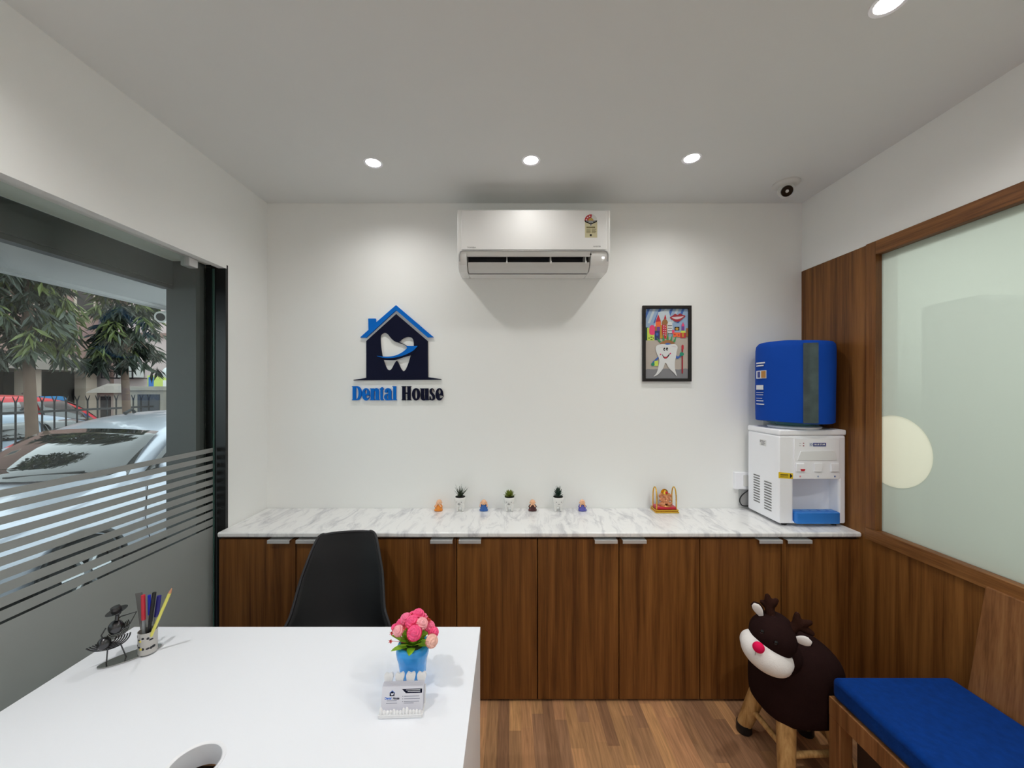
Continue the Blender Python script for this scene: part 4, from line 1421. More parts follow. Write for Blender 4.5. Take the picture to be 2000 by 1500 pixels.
fu = -0.036
g = G()
for s, u in ((-1, -0.053), (1, -0.008)):
    g.tube([fb(u, 0, 0.004), fb(fu + s * 0.014, 0, 0.050)], 0.0018, 8)
fig = g.build('figure_legs', M_wire, t)
g = G()
for k in range(6):
    r = 0.016 + 0.0062 * k
    g.tube([fb(fu - 0.012 + r * math.cos(a) * 1.05, 0.006 * math.sin(a * 2), 0.073 + r * math.sin(a) * 0.62) for a in [math.radians(-165 + 165 * j / 16) for j in range(17)]], 0.0021, 6)
g.build('skirt_coils', M_wire, t)
g = G()
g.ell(fb(fu - 0.022, 0, 0.065), (0.017, 0.017, 0.020), seg=18, rings=12)
g.ell(fb(fu + 0.004, 0, 0.102), (0.020, 0.018, 0.022), seg=18, rings=12)
for k in range(5):
    r = 0.014 + 0.004 * k
    g.tube([fb(fu + 0.008 + r * math.cos(a) * 0.9, 0.010, 0.096 + r * math.sin(a)) for a in [math.radians(-150 + 175 * j / 14) for j in range(15)]], 0.0013, 6)
g.build('torso', M_wire, t)
g = G()
g.tube([fb(fu + 0.0, 0, 0.118), fb(fu + 0.016, 0.004, 0.127), fb(fu + 0.052, 0.004, 0.127), fb(fu + 0.036, 0.002, 0.098), fb(fu + 0.014, 0.003, 0.086)], 0.0019, 8)
g.tube([fb(fu - 0.018, 0, 0.108), fb(fu - 0.028, -0.004, 0.092), fb(fu - 0.024, -0.006, 0.078)], 0.0019, 8)
g.build('arms', M_wire, t)
g = G()
g.tube([fb(fu + 0.006, 0, 0.120), fb(fu + 0.008, 0, 0.140)], 0.005, 10)
g.ell(fb(fu + 0.008, 0, 0.143), 0.0095, seg=16, rings=10)
g.build('head', M_wire, t)
mh = Matrix.Translation(fb(fu + 0.006, 0, 0.148)) @ Matrix.Rotation(math.radians(-14), 4, ay)
g = G(); g.lathe([(0.0, 0.0), (0.026, 0.0), (0.027, 0.001), (0.013, 0.002), (0.013, 0.010), (0.0115, 0.015), (0.0, 0.016)], seg=30, M=mh)
g.build('hat', M_wire, t)


def pen(name, label, cat, foot, head, r, bits, grp=None):
    """bits: (from, to, radius factor, material, part name)"""
    foot, head = Vector(foot), Vector(head)
    t = thing(name, label, cat, foot, grp)
    for a, b, k0, k1, m, nm in bits:
        g = G()
        d = (head - foot).normalized()
        p, q = foot.lerp(head, a), foot.lerp(head, b)
        e = min(0.0008, (q - p).length * 0.2)
        g.tube([p, p + d * e, q - d * e, q], [r * k0 * 0.8, r * k0, r * k1, r * k1 * 0.8], 16)
        g.build(nm, m, t)
    return t


zf = dz + 0.0105
M_clr = plain('smoky_barrel', rgb(150, 154, 156), 0.25)
M_pred, M_pblue, M_pblk, M_pvio = plain('pen_red', rgb(200, 46, 62), 0.35), plain('pen_blue', rgb(26, 52, 190), 0.35), plain('pen_black', rgb(18, 18, 22), 0.35), plain('pen_indigo', rgb(44, 40, 130), 0.3)


def tip(px, py, Y):
    return at(px, py, Y)


pen('pen', 'pen with a thick red cap standing in the chrome cup', 'pen', pc + Vector((-0.009, -0.003, 0.0105)), tip(279.5, 1162, 1.270), 0.0052,
    [(0.0, 0.55, 0.85, 0.85, M_clr, 'barrel'), (0.55, 1.0, 1.15, 1.1, M_pred, 'cap')], 'pens in the cup')
pen('pen', 'pen with a bright blue cap between the red and black pens', 'pen', pc + Vector((-0.003, 0.010, 0.0105)), tip(291.5, 1162, 1.288), 0.0042,
    [(0.0, 0.62, 0.9, 0.9, M_clr, 'barrel'), (0.62, 1.0, 1.0, 1.0, M_pblue, 'cap')], 'pens in the cup')
pen('pen', 'thick all black pen standing in the middle of the cup', 'pen', pc + Vector((0.001, -0.006, 0.0105)), tip(301.5, 1157, 1.270), 0.0052,
    [(0.0, 0.5, 0.85, 0.9, M_pblk, 'barrel'), (0.5, 1.0, 1.05, 1.05, M_pblk, 'cap')], 'pens in the cup')
pen('pen', 'pen with a translucent indigo cap next to the yellow pencil', 'pen', pc + Vector((0.009, 0.005, 0.0105)), tip(311, 1163, 1.292), 0.0060,
    [(0.0, 0.60, 0.75, 0.75, M_clr, 'barrel'), (0.60, 1.0, 1.05, 1.05, M_pvio, 'cap')], 'pens in the cup')
pen('pencil', 'pale yellow pencil leaning right with its sharp point up', 'pencil', pc + Vector((-0.004, -0.008, 0.0115)), tip(336.5, 1147, 1.262), 0.0045,
    [(0.0, 0.91, 1.0, 1.0, plain('pencil_yellow', rgb(232, 226, 110), 0.4), 'shaft'), (0.91, 0.992, 1.0, 0.22, plain('pencil_wood', rgb(208, 150, 116), 0.6), 'sharpened_end'), (0.992, 1.0, 0.22, 0.05, M_pblk, 'lead')])
a = pc + Vector((-0.012, 0.005, 0.0115)); b = tip(271, 1158, 1.285)
d = (b - a).normalized(); s = d.cross(Vector((0, 1, 0))).normalized() * 0.0115; n = s.cross(d).normalized() * 0.0008
g = G(); g.loft([[a + s * 0.75 + n, a - s * 0.75 + n, a - s * 0.75 - n, a + s * 0.75 - n], [b + s + n, b - s + n, b - s - n, b + s - n]])
tag(g.build('ruler', plain('clear_acrylic', rgb(150, 148, 146), 0.15, trans=0.55), smooth=False), 'clear plastic ruler standing behind the red pen', 'ruler')

# ------------------------------------------------------------------ flower pot on the desk
fb0 = Vector((-0.292, 1.165, dz))
t = thing('flower_pot', 'blue tooth shaped pot of pink artificial roses on the desk', 'flower pot', fb0)
M_bpot = plain('blue_glaze', rgb(58, 164, 244), 0.18, coat=0.4)
g = G()
rings = []
for (r, z) in [(0.030, 0.012), (0.0385, 0.022), (0.041, 0.04), (0.044, 0.06), (0.049, 0.078), (0.0505, 0.092), (0.047, 0.104), (0.040, 0.106), (0.02, 0.1055)]:
    rings.append([fb0 + Vector(((r * (1 + 0.035 * math.cos(4 * a + PI))) * math.cos(a), (r * (1 + 0.035 * math.cos(4 * a + PI))) * math.sin(a), z)) for a in [2 * PI * k / 48 for k in range(48)]])
g.loft(rings)
for sx in (-1, 1):
    g.tube([fb0 + Vector((sx * 0.022, 0, 0.045)), fb0 + Vector((sx * 0.021, 0, 0.02)), fb0 + Vector((sx * 0.020, 0, 0.0005))], [0.0185, 0.0178, 0.0145], 18)
g.build('pot', M_bpot, t, remesh=0.0026, sm=3)
g = G(); g.lathe([(0, 0.1058), (0.037, 0.1058), (0.036, 0.108), (0, 0.109)], fb0, 32); g.build('pot_foam', plain('dark_foam', rgb(52, 66, 30), 0.9), t)  # foam disc coloured dark to stand in for the pot's dark interior
M_leaf = plain('fresh_leaf', rgb(150, 200, 50), 0.45, var=0.3, vscale=60)
rnd = random.Random(11)
top = fb0 + Vector((0, 0, 0.104))
for k in range(26):
    a = 2 * PI * k / 26 + rnd.uniform(-0.15, 0.15)
    e = math.radians((22, 64, 46, 76)[k % 4])
    d = Vector((math.cos(a) * math.cos(e), math.sin(a) * math.cos(e), math.sin(e)))
    g = G(); leaf_blade(g, top + Vector((math.cos(a), math.sin(a), 0)) * 0.012, d, rnd.uniform(0.042, 0.066), 0.024, 0.002, -0.014, seg=8)
    g.build('leaf', M_leaf, t)


def rose_mesh(g, petals=True):
    # a rounded head of petals wound in a spiral, each petal edge a small step
    n, m = 40, 22
    P = []
    for a_ in range(n + 1):
        th = 2 * PI * a_ / n
        row = []
        for b_ in range(m + 1):
            v = b_ / m
            ph = PI * v
            w = (3.4 * v * 1.5 - th / (2 * PI) * 2 + 0.15 * math.sin(3 * th)) % 1.0
            amp = 0.30 * math.sin(ph) ** 0.6 if 0.04 < v < 0.96 else 0
            r = 0.0168 * (1 - amp * w)
            row.append((r * math.sin(ph) * math.cos(th), r * math.sin(ph) * math.sin(th), 0.95 * r * math.cos(ph) + 0.001))
        P.append(row)
    g.grid(P)
    for k in range(5):
        a0 = 2 * PI * k / 5
        Q = []
        for i_ in range(7):
            u = -1 + 2 * i_ / 6
            row = []
            for j_ in range(6):
                v = j_ / 5
                a = a0 + u * 0.72
                rr = 0.005 + 0.0125 * math.sin(v * 1.5)
                row.append((rr * math.cos(a), rr * math.sin(a), -0.013 + 0.016 * v * (1 - 0.25 * u * u) - 0.003 * v ** 4))
            Q.append(row)
        g.grid(Q)


def pk(nm, c):
    return plain(nm, rgb(*c), 0.55, var=0.12, vscale=90)


M_hot, M_mid, M_pale, M_peach = pk('rose_hot', (255, 92, 146)), pk('rose_mid', (255, 122, 164)), pk('rose_pale', (255, 180, 188)), pk('rose_peach', (250, 200, 186))
CRP = lambda u, v, Y: at(720 + u / 6, 1170 + v / 6, Y)
FL = [(580, 190, 1.165, 1.15, M_hot), (508, 272, 1.135, 1.15, M_hot), (622, 288, 1.130, 1.05, M_pale), (536, 395, 1.105, 1.25, M_hot), (440, 235, 1.165, 1.1, M_mid), (385, 290, 1.17, 0.95, M_hot),
      (350, 372, 1.125, 0.95, M_pale), (712, 322, 1.155, 1.0, M_mid), (757, 392, 1.145, 1.0, M_hot), (740, 492, 1.110, 1.08, M_peach), (310, 335, 1.165, 0.7, M_hot), (640, 225, 1.20, 0.9, M_mid), (520, 200, 1.20, 0.9, M_hot)]
proto = {}
for (u, v, Y, sc, m) in FL:
    p = CRP(u, v, Y)
    d = (p - (fb0 + Vector((0, 0, 0.10)))).normalized()
    d = (d + Vector((0, -0.45, 0.1))).normalized()
    q = d.to_track_quat('Z', 'Y').to_euler()
    if m.name not in proto:
        WPOS['tmp'] = Vector()
        g = G(); rose_mesh(g)
        bm_parent = t
        save = WPOS[t.name]; WPOS[t.name] = Vector()
        o = g.build('rose', m, t, ang=32)
        WPOS[t.name] = save
        proto[m.name] = o
    else:
        o = copy_part(proto[m.name], t)
    o.location = p - fb0
    o.rotation_euler = q
    o.scale = (sc, sc, sc)
    g = G(); g.tube([top + Vector((0, 0, -0.004)) + (p - top) * 0.05, top.lerp(p, 0.55) + Vector((0, 0, 0.008)), p - d * 0.01], 0.0013, 6)
    g.build('stem', M_leaf, t)
M_coral = pk('filler_coral', (226, 92, 92))
for (u, v, Y) in ((690, 225, 1.15), (715, 245, 1.15), (270, 395, 1.13), (258, 490, 1.12), (420, 335, 1.12), (505, 185, 1.16), (300, 350, 1.13)):
    p = CRP(u, v, Y)
    g = G()
    for k in range(5):
        a = 2 * PI * k / 5
        leaf_blade(g, p, (math.cos(a), -0.5, math.sin(a)), 0.0075, 0.005, 0.001, seg=4)
    g.tube([top + (p - top) * 0.15, p], 0.0006, 5)
    g.build('filler_blossom', M_coral, t)

# ------------------------------------------------------------------ card holder with cards
hx0, hx1 = at(738, 1403, 1.022).x, at(824, 1403, 1.022).x
hw = (hx1 - hx0) / 2
hb = Vector(((hx0 + hx1) / 2, 1.05, dz))
M_tooth = plain('tooth_white', rgb(240, 240, 242), 0.3)
t = thing('card_holder', 'white business card holder edged with small plastic teeth', 'card holder', hb)
RH = Matrix.Translation(hb) @ Matrix.Rotation(math.radians(2), 4, 'Z')
g = G(); g.box(-hw, hw, -0.030, 0.030, 0.0005, 0.007, M=RH); g.build('base', M_tooth, t, smooth=False, bevel=0.002)
tilt = Matrix.Translation((0, 0.012, 0.007)) @ Matrix.Rotation(math.radians(-16), 4, 'X')
g = G(); g.box(-hw, hw, -0.001, 0.003, -0.002, 0.045, M=RH @ tilt); g.build('back_plate', M_tooth, t, smooth=False, bevel=0.001)
TO = spline([(-0.0035, 0.0), (-0.0085, 0.001), (-0.0098, 0.008), (-0.0118, 0.016), (-0.0122, 0.023), (-0.0085, 0.0285), (-0.0035, 0.0270), (0.0, 0.0255), (0.0035, 0.0270), (0.0085, 0.0285), (0.0122, 0.023), (0.0118, 0.016), (0.0098, 0.008), (0.0085, 0.001), (0.0035, 0.0), (0.0012, 0.006), (-0.0012, 0.006)], 4)
for k in range(4):
    x = -hw + 0.013 + (2 * hw - 0.026) * k / 3
    MT = RH @ tilt @ Matrix.Translation((x, 0.001, 0.046)) @ Matrix(((1, 0, 0, 0), (0, 0, -1, 0.005), (0, 1, 0, 0), (0, 0, 0, 1)))
    g = G(); g.prism([TO], 0.010, MT)
    g.build('molar', M_tooth, t, ang=60, bevel=0.0022, bseg=3)
g = G(); g.box(-hw, hw, -0.0305, -0.0255, 0.0065, 0.011, M=RH); g.build('front_lip', M_tooth, t, smooth=False, bevel=0.0015)
rnd = random.Random(4)
hts = [0.020, 0.012, 0.011, 0.011, 0.014, 0.011, 0.010, 0.017, 0.018, 0.011, 0.011, 0.012, 0.010]
for k, h in enumerate(hts):
    x = -hw + 0.007 + (2 * hw - 0.014) * k / (len(hts) - 1)
    g = G()
    g.ell((x, -0.026, 0.010 + h * 0.35), (0.0048, 0.004, h * 0.62), seg=14, rings=10, M=RH)
    g.build('front_tooth', M_tooth, t)
M_card = plain('card_paper', rgb(226, 226, 236), 0.5)
M_ink = plain('card_grey_ink', rgb(146, 148, 166), 0.6)
cw = hw * 0.96
for k in range(6):
    ct = RH @ Matrix.Translation((0, -0.0125 + 0.0028 * k, 0.0078)) @ Matrix.Rotation(math.radians(-16), 4, 'X')
    g = G(); g.box(-cw, cw, -0.0003, 0.0003, 0, 0.056 + 0.0006 * k, M=ct, mi=0)
    mats = [M_card]
    if k == 0:
        fm = ct @ Matrix(((1, 0, 0, 0), (0, 0, -1, -0.0003), (0, 1, 0, 0), (0, 0, 0, 1)))
        mats = [M_card, M_navy, plain('card_azure', rgb(60, 120, 214), 0.5), M_ink, M_white]
        # card face in the same units as the photo crop: x 110..612, y 1020..1330
        def C2(u, v):
            return ((u - 361) / 251 * cw, 0.056 - (v - 1022) / 310 * 0.056)
        g.prism([[C2(*q) for q in ((350, 1058), (596, 1058), (596, 1112), (400, 1112))]], 0.0002, fm, 1)
        g.prism([[C2(*q) for q in ((206, 1108), (235, 1082), (264, 1108), (264, 1146), (206, 1146))], [C2(*q) for q in spline([(220, 1106), (235, 1112), (252, 1102), (252, 1118), (246, 1136), (236, 1128), (226, 1136), (220, 1118)], 3)]], 0.0002, fm, 1)
        g.prism([[C2(*q) for q in ((200, 1106), (235, 1072), (270, 1106), (262, 1106), (235, 1080), (208, 1106))]], 0.0002, fm, 2)
        c = C2(190, 1174); g.text('Dental', 0.0080, fm @ Matrix.Translation((c[0], c[1], 0)), 0.0002, 2, sx=0.82, bold=0.0003)
        c = C2(286, 1176); g.text('House', 0.0080, fm @ Matrix.Translation((c[0], c[1], 0)), 0.0002, 1, sx=0.82, bold=0.0003)
        for (u0, u1, v) in ((175, 295, 1205), (382, 565, 1152), (382, 572, 1184), (382, 565, 1218), (382, 500, 1238), (170, 300, 1236)):
            a, b = C2(u0, v + 4), C2(u1, v - 4)
            g.prism([rect(a[0], b[0], a[1], b[1])], 0.0002, fm, 3)
        for v in (1152, 1184, 1218):
            c = C2(366, v); g.prism([ellipse(c[0], c[1], 0.0011, 0.0011, 10)], 0.0002, fm, 3)
        for (u0, u1, v) in ((400, 572, 1072), (420, 572, 1092)):
            a, b = C2(u0, v + 3), C2(u1, v - 4)
            g.prism([rect(a[0], b[0], a[1], b[1])], 0.0002, fm @ Matrix.Translation((0, 0, 0.0002)), 4)
    o = g.build('business_card', mats, smooth=False)
    if k == 0:
        tag(o, 'front business card showing the small house logo and contact lines', 'business card', 'business cards in the holder')
    else:
        tag(o, 'blank edged business card stacked behind the printed front card', 'business card', 'business cards in the holder')

# ------------------------------------------------------------------ bench
bx, byf, byn = 1.283, 1.545, 0.15
t = thing('bench', 'teak waiting bench with a sloping wooden backrest by the right wall', 'bench', (1.55, 0.85, 0))
zs = 0.394
g = G(); g.box(bx, bx + 0.022, byn, byf, zs - 0.075, zs); g.build('front_rail', M_wood_bench, t, smooth=False, bevel=0.002)
g = G(); g.box(bx + 0.0225, XR - 0.02, byf - 0.022, byf, zs - 0.075, zs); g.build('end_rail', M_wood_bench, t, smooth=False, bevel=0.002)
for y0_, y1_ in ((byf - 0.052, byf - 0.0005), (byn, byn + 0.05)):
    g = G(); g.box(bx + 0.0003, bx + 0.05, y0_, y1_, 0, zs - 0.0755); g.build('leg', M_wood_bench, t, smooth=False, bevel=0.002)
    g = G(); g.box(XR - 0.07, XR - 0.02, y0_, y1_, 0, zs - 0.0755); g.build('leg', M_wood_bench, t, smooth=False, bevel=0.002)
g = G(); g.box(bx + 0.023, XR - 0.02, byn, byf - 0.0225, zs - 0.02, zs - 0.002); g.build('seat_board', M_wood_bench, t, smooth=False)
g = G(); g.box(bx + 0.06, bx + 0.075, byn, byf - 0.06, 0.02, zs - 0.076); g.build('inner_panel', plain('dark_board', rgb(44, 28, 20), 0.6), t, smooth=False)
g = G()
yb0 = 1.492
lo, hi = Vector((1.766, 0, zs + 0.0)), Vector((1.802, 0, 0.878))
dv = (hi - lo).normalized(); nv = Vector((dv.z, 0, -dv.x)) * 0.017
g.loft([[Vector((p.x, y, p.z)) for p in (lo, hi, hi + nv, lo + nv)] for y in (byn,)] + [[Vector((p.x, yb0 - 0.036 * (p.z - lo.z) / (hi.z - lo.z), p.z)) for p in (lo, hi, hi + nv, lo + nv)]])
g.build('backrest', M_wood_bench, t, smooth=False, bevel=0.002)
g = G()
cx0, cx1, cy0, cy1, cz0, cz1 = bx + 0.006, 1.763, byn + 0.01, byf - 0.004, zs + 0.0005, zs + 0.084
g.box(cx0, cx1, cy0, cy1, cz0, cz1)
o = g.build('seat_cushion', plain('blue_velour', rgb(4, 50, 122), 0.95, spec=0.08, bump=0.35, bscale=60, var=0.32, vscale=38, sheen=0.03), bevel=0.02, bseg=4)
tag(o, 'long blue fabric seat cushion on the teak bench', 'cushion')

# ------------------------------------------------------------------ reindeer stool
rb = Vector((1.25, 1.71, 0))
t = thing('reindeer_stool', 'plush dark brown reindeer stool with a red nose and wooden legs', 'stool', rb)
M_fur = plain('brown_plush', rgb(36, 21, 20), 1.0, spec=0.08, bump=0.5, bscale=240, sheen=0.0, var=0.15, vscale=30)
M_fur2 = plain('antler_plush', rgb(46, 26, 20), 1.0, spec=0.08, bump=0.4, bscale=240, sheen=0.0)
M_fleece = plain('white_fleece', rgb(226, 222, 220), 0.9, bump=0.2, bscale=220)
cb = Vector((1.262, 1.702, 0))
rings = []
for (z, k) in [(0.222, 0.80), (0.226, 0.93), (0.25, 0.985), (0.30, 1.0), (0.36, 1.0), (0.41, 0.99), (0.45, 0.95), (0.485, 0.85), (0.51, 0.68), (0.524, 0.45), (0.53, 0.18)]:
    ring = []
    for j in range(48):
        a = 2 * PI * j / 48
        c, s = math.cos(a), math.sin(a)
        e = 0.72
        rx = 0.168 * k * math.copysign(abs(c) ** e, c)
        ry = 0.146 * k * math.copysign(abs(s) ** e, s)
        w = 1 + 0.012 * math.sin(5 * a + 25 * z)
        ring.append(cb + Vector((rx * w, ry * w, z)))
    rings.append(ring)
g = G(); g.loft(rings); g.build('body', M_fur, t, sub=1, ang=80)
# head frame
fwd = Vector((-0.60, -0.79, -0.08)).normalized()
u0 = Vector((0.50, 0.0, 0.86))
upv = (u0 - fwd * u0.dot(fwd)).normalized()
rt = (-fwd).cross(upv).normalized()
hc = at(1509, 1241, 1.55)
RM = Matrix((rt, fwd, upv)).transposed()
EYE = Vector((0, 0, H))


def face(px, py, f):
    """spot of the head f in front of its middle, seen at the given place of the photo"""
    d = at(px, py, 1.0) - EYE
    return EYE + d * ((f + (hc - EYE).dot(fwd)) / d.dot(fwd))


g = G()
g.ell(hc, (0.084, 0.082, 0.080), RM, 32, 20)
g.ell(hc + upv * 0.012 - fwd * 0.015, (0.078, 0.072, 0.074), RM, 28, 18)
g.ell(hc.lerp(cb + Vector((-0.05, -0.02, 0.42)), 0.6), (0.075, 0.075, 0.075), None, 24, 14)
head = g.build('head', M_fur, t, remesh=0.006, sm=4)
# muzzle follows the eye line
mz = face(1495.5, 1278, 0.048)
ml_ = (face(1540, 1310, 0.048) - face(1450, 1247, 0.048)).normalized()
mu_ = fwd.cross(ml_).normalized()
if mu_.z < 0:
    mu_ = -mu_
RZ = Matrix((ml_, fwd, mu_)).transposed()
g = G()
g.ell(mz, (0.092, 0.070, 0.058), RZ, 36, 22)
g.ell(mz - fwd * 0.020, (0.097, 0.062, 0.062), RZ, 36, 22)
g.build('muzzle', M_fleece, t, remesh=0.005, sm=5)
nz = face(1481.5, 1264.5, 0.112)
g = G(); g.ell(nz, (0.0205, 0.016, 0.0215), RZ, 24, 16)
g.build('nose', plain('nose_red', rgb(226, 18, 84), 0.8, spec=0.2), t)
g = G(); g.tube([face(1476, 1272, 0.112), face(1473.5, 1286, 0.107), face(1474.5, 1297, 0.094)], 0.0013, 6); g.build('mouth_seam', M_grey, t)
for (px, py) in ((1488.5, 1234), (1515.5, 1255.5)):
    g = G(); g.ell(face(px, py, 0.079), (0.0075, 0.006, 0.0085), RM, 16, 12); g.build('eye', plain('eye_black', rgb(12, 12, 14), 0.08) if 'eye_black' not in bpy.data.materials else bpy.data.materials['eye_black'], t)
for (bx_, by_, fx_, fy_, tips) in ((1505, 1204, 1503, 1184, [(1489, 1176), (1499, 1164), (1516, 1173)]), (1545, 1231, 1556, 1220, [(1557, 1200), (1582, 1216), (1586, 1237)])):
    g = G()
    root, fork = face(bx_, by_, -0.012), face(fx_, fy_, -0.02)
    g.tube([root, root.lerp(fork, 0.5), fork], [0.019, 0.018, 0.017], 14)
    for (a, b) in tips:
        e = face(a, b, -0.026)
        g.tube([fork, fork.lerp(e, 0.6), e], [0.016, 0.0145, 0.0100], 12)
        g.ell(e, 0.0100, seg=12, rings=8)
    g.build('antler', M_fur2, t, remesh=0.004, sm=3)
for (ax_, ay_, ex_, ey_, w0) in ((1490, 1207, 1473, 1176, 0.018), (1546, 1246, 1587, 1253, 0.020)):
    a, b = face(ax_, ay_, 0.0), face(ex_, ey_, 0.004)
    d = (b - a).normalized()
    n = (fwd - d * fwd.dot(d)).normalized()
    sd = d.cross(n)
    ln = (b - a).length

    def ear_rings(k, lift, w):
        R_ = []
        for q in range(9):
            v = q / 8
            wd = w * (0.30 + 0.95 * math.sin(PI * min(1, v * 0.86 + 0.02)) ** 1.1 * (0.55 + 0.6 * v)) * (1 if q < 8 else 0.25)
            cpt = a.lerp(b, (v - 0.5) * k + 0.5) + n * lift
            R_.append([cpt + sd * (wd * math.cos(2 * PI * z_ / 14)) + n * (wd * 0.35 * math.sin(2 * PI * z_ / 14)) for z_ in range(14)])
        return R_
    g = G(); g.loft(ear_rings(1.08, 0.0, w0)); ear = g.build('ear', M_fur, t, ang=80)
    g = G(); g.loft(ear_rings(0.96, 0.0045, w0 * 0.84)); part(g.build('inner_ear', M_fleece, ear, ang=80), 'white inner ear')
LG = {}
for nm, fx, fy, tx, ty in (('a', 1.115, 1.828, 1.165, 1.79), ('b', 1.135, 1.575, 1.165, 1.62), ('c', 1.398, 1.815, 1.355, 1.78), ('d', 1.395, 1.592, 1.355, 1.62)):
    g = G(); f0, t0 = Vector((fx, fy, 0.032)), Vector((tx, ty, 0.235))
    g.tube([f0, f0.lerp(t0, 0.3), t0], [0.030, 0.033, 0.036], 20)
    lg = g.build('leg', M_pine, t)
    g = G(); g.tube([Vector((fx, fy, 0.001)), Vector((fx, fy, 0.006)), f0 + Vector((0, 0, 0.010))], [0.031, 0.0335, 0.0325], 20)
    part(g.build('foot_pad', M_blk, lg), 'black foot pad')
    LG[nm] = (f0, t0)
for p, q in (('a', 'b'), ('c', 'd'), ('b', 'd'), ('a', 'c')):
    g = G(); k = 0.45 if p in 'ac' and q in 'bd' else 0.38
    if (p, q) == ('a', 'c'): k = 0.62
    g.tube([LG[p][0].lerp(LG[p][1], k), LG[q][0].lerp(LG[q][1], k)], 0.0125, 14); g.build('stretcher', M_pine, t)

# ------------------------------------------------------------------ outside the shopfront
ZG = -0.15
g = G(); g.box(-45, XL - 0.281, -14, 45, ZG - 0.2, ZG)
tag(g.build('street_ground', plain('asphalt', rgb(112, 110, 108), 0.9, var=0.2, vscale=2.0), smooth=False), 'grey street ground outside the shopfront', 'ground', kind='structure')
g = G(); g.box(-2.62, -1.83, -3, 7.5, 2.25, 2.40); g.box(-2.66, -2.6, -3, 7.5, 2.232, 2.44)
tag(g.build('entrance_canopy', plain('canopy_paint', rgb(176, 176, 176), 0.8, var=0.12, vscale=3), smooth=False), 'pale grey concrete canopy slab above the shopfront', 'canopy', kind='structure')
# bullet camera below the canopy
t = thing('bullet_camera', 'white bullet security camera below the end of the canopy', 'security camera', (-2.48, 2.86, 2.25))
bd = Vector((0.25, -0.93, -0.22)).normalized()
bc0 = Vector((-2.54, 2.80, 2.15))
g = G(); g.tube([bc0, bc0 - bd * 0.02, bc0 - bd * 0.17], [0.040, 0.042, 0.040], 24); g.build('camera_body', M_offw, t)
R = bd.to_track_quat('Z', 'Y').to_matrix().to_4x4()
g = G(); g.lathe([(0, 0.0), (0.028, 0.0), (0.028, 0.002), (0, 0.002)], seg=24, M=Matrix.Translation(bc0 + bd * 0.0005) @ R); g.build('lens', M_blk, t)
g = G(); g.tube([bc0 - bd * 0.12 + Vector((0, 0, 0.02)), Vector((-2.51, 2.93, 2.2495))], 0.012, 10); g.lathe([(0, -0.008), (0.035, -0.008), (0.035, 0), (0, 0)], (-2.51, 2.93, 2.2499), 20); g.build('bracket', M_offw, t)


# cars, each a lofted body with its own glass, wheels and lamps
M_carglass = plain('car_glass', rgb(12, 16, 18), 0.04, spec=1.0, coat=1.0)
M_tyre = plain('tyre', rgb(24, 24, 25), 0.8)
M_rim = plain('wheel_rim', rgb(160, 162, 164), 0.3, metal=0.8)
M_lampg = plain('headlamp_glass', rgb(206, 212, 216), 0.12, coat=0.6)


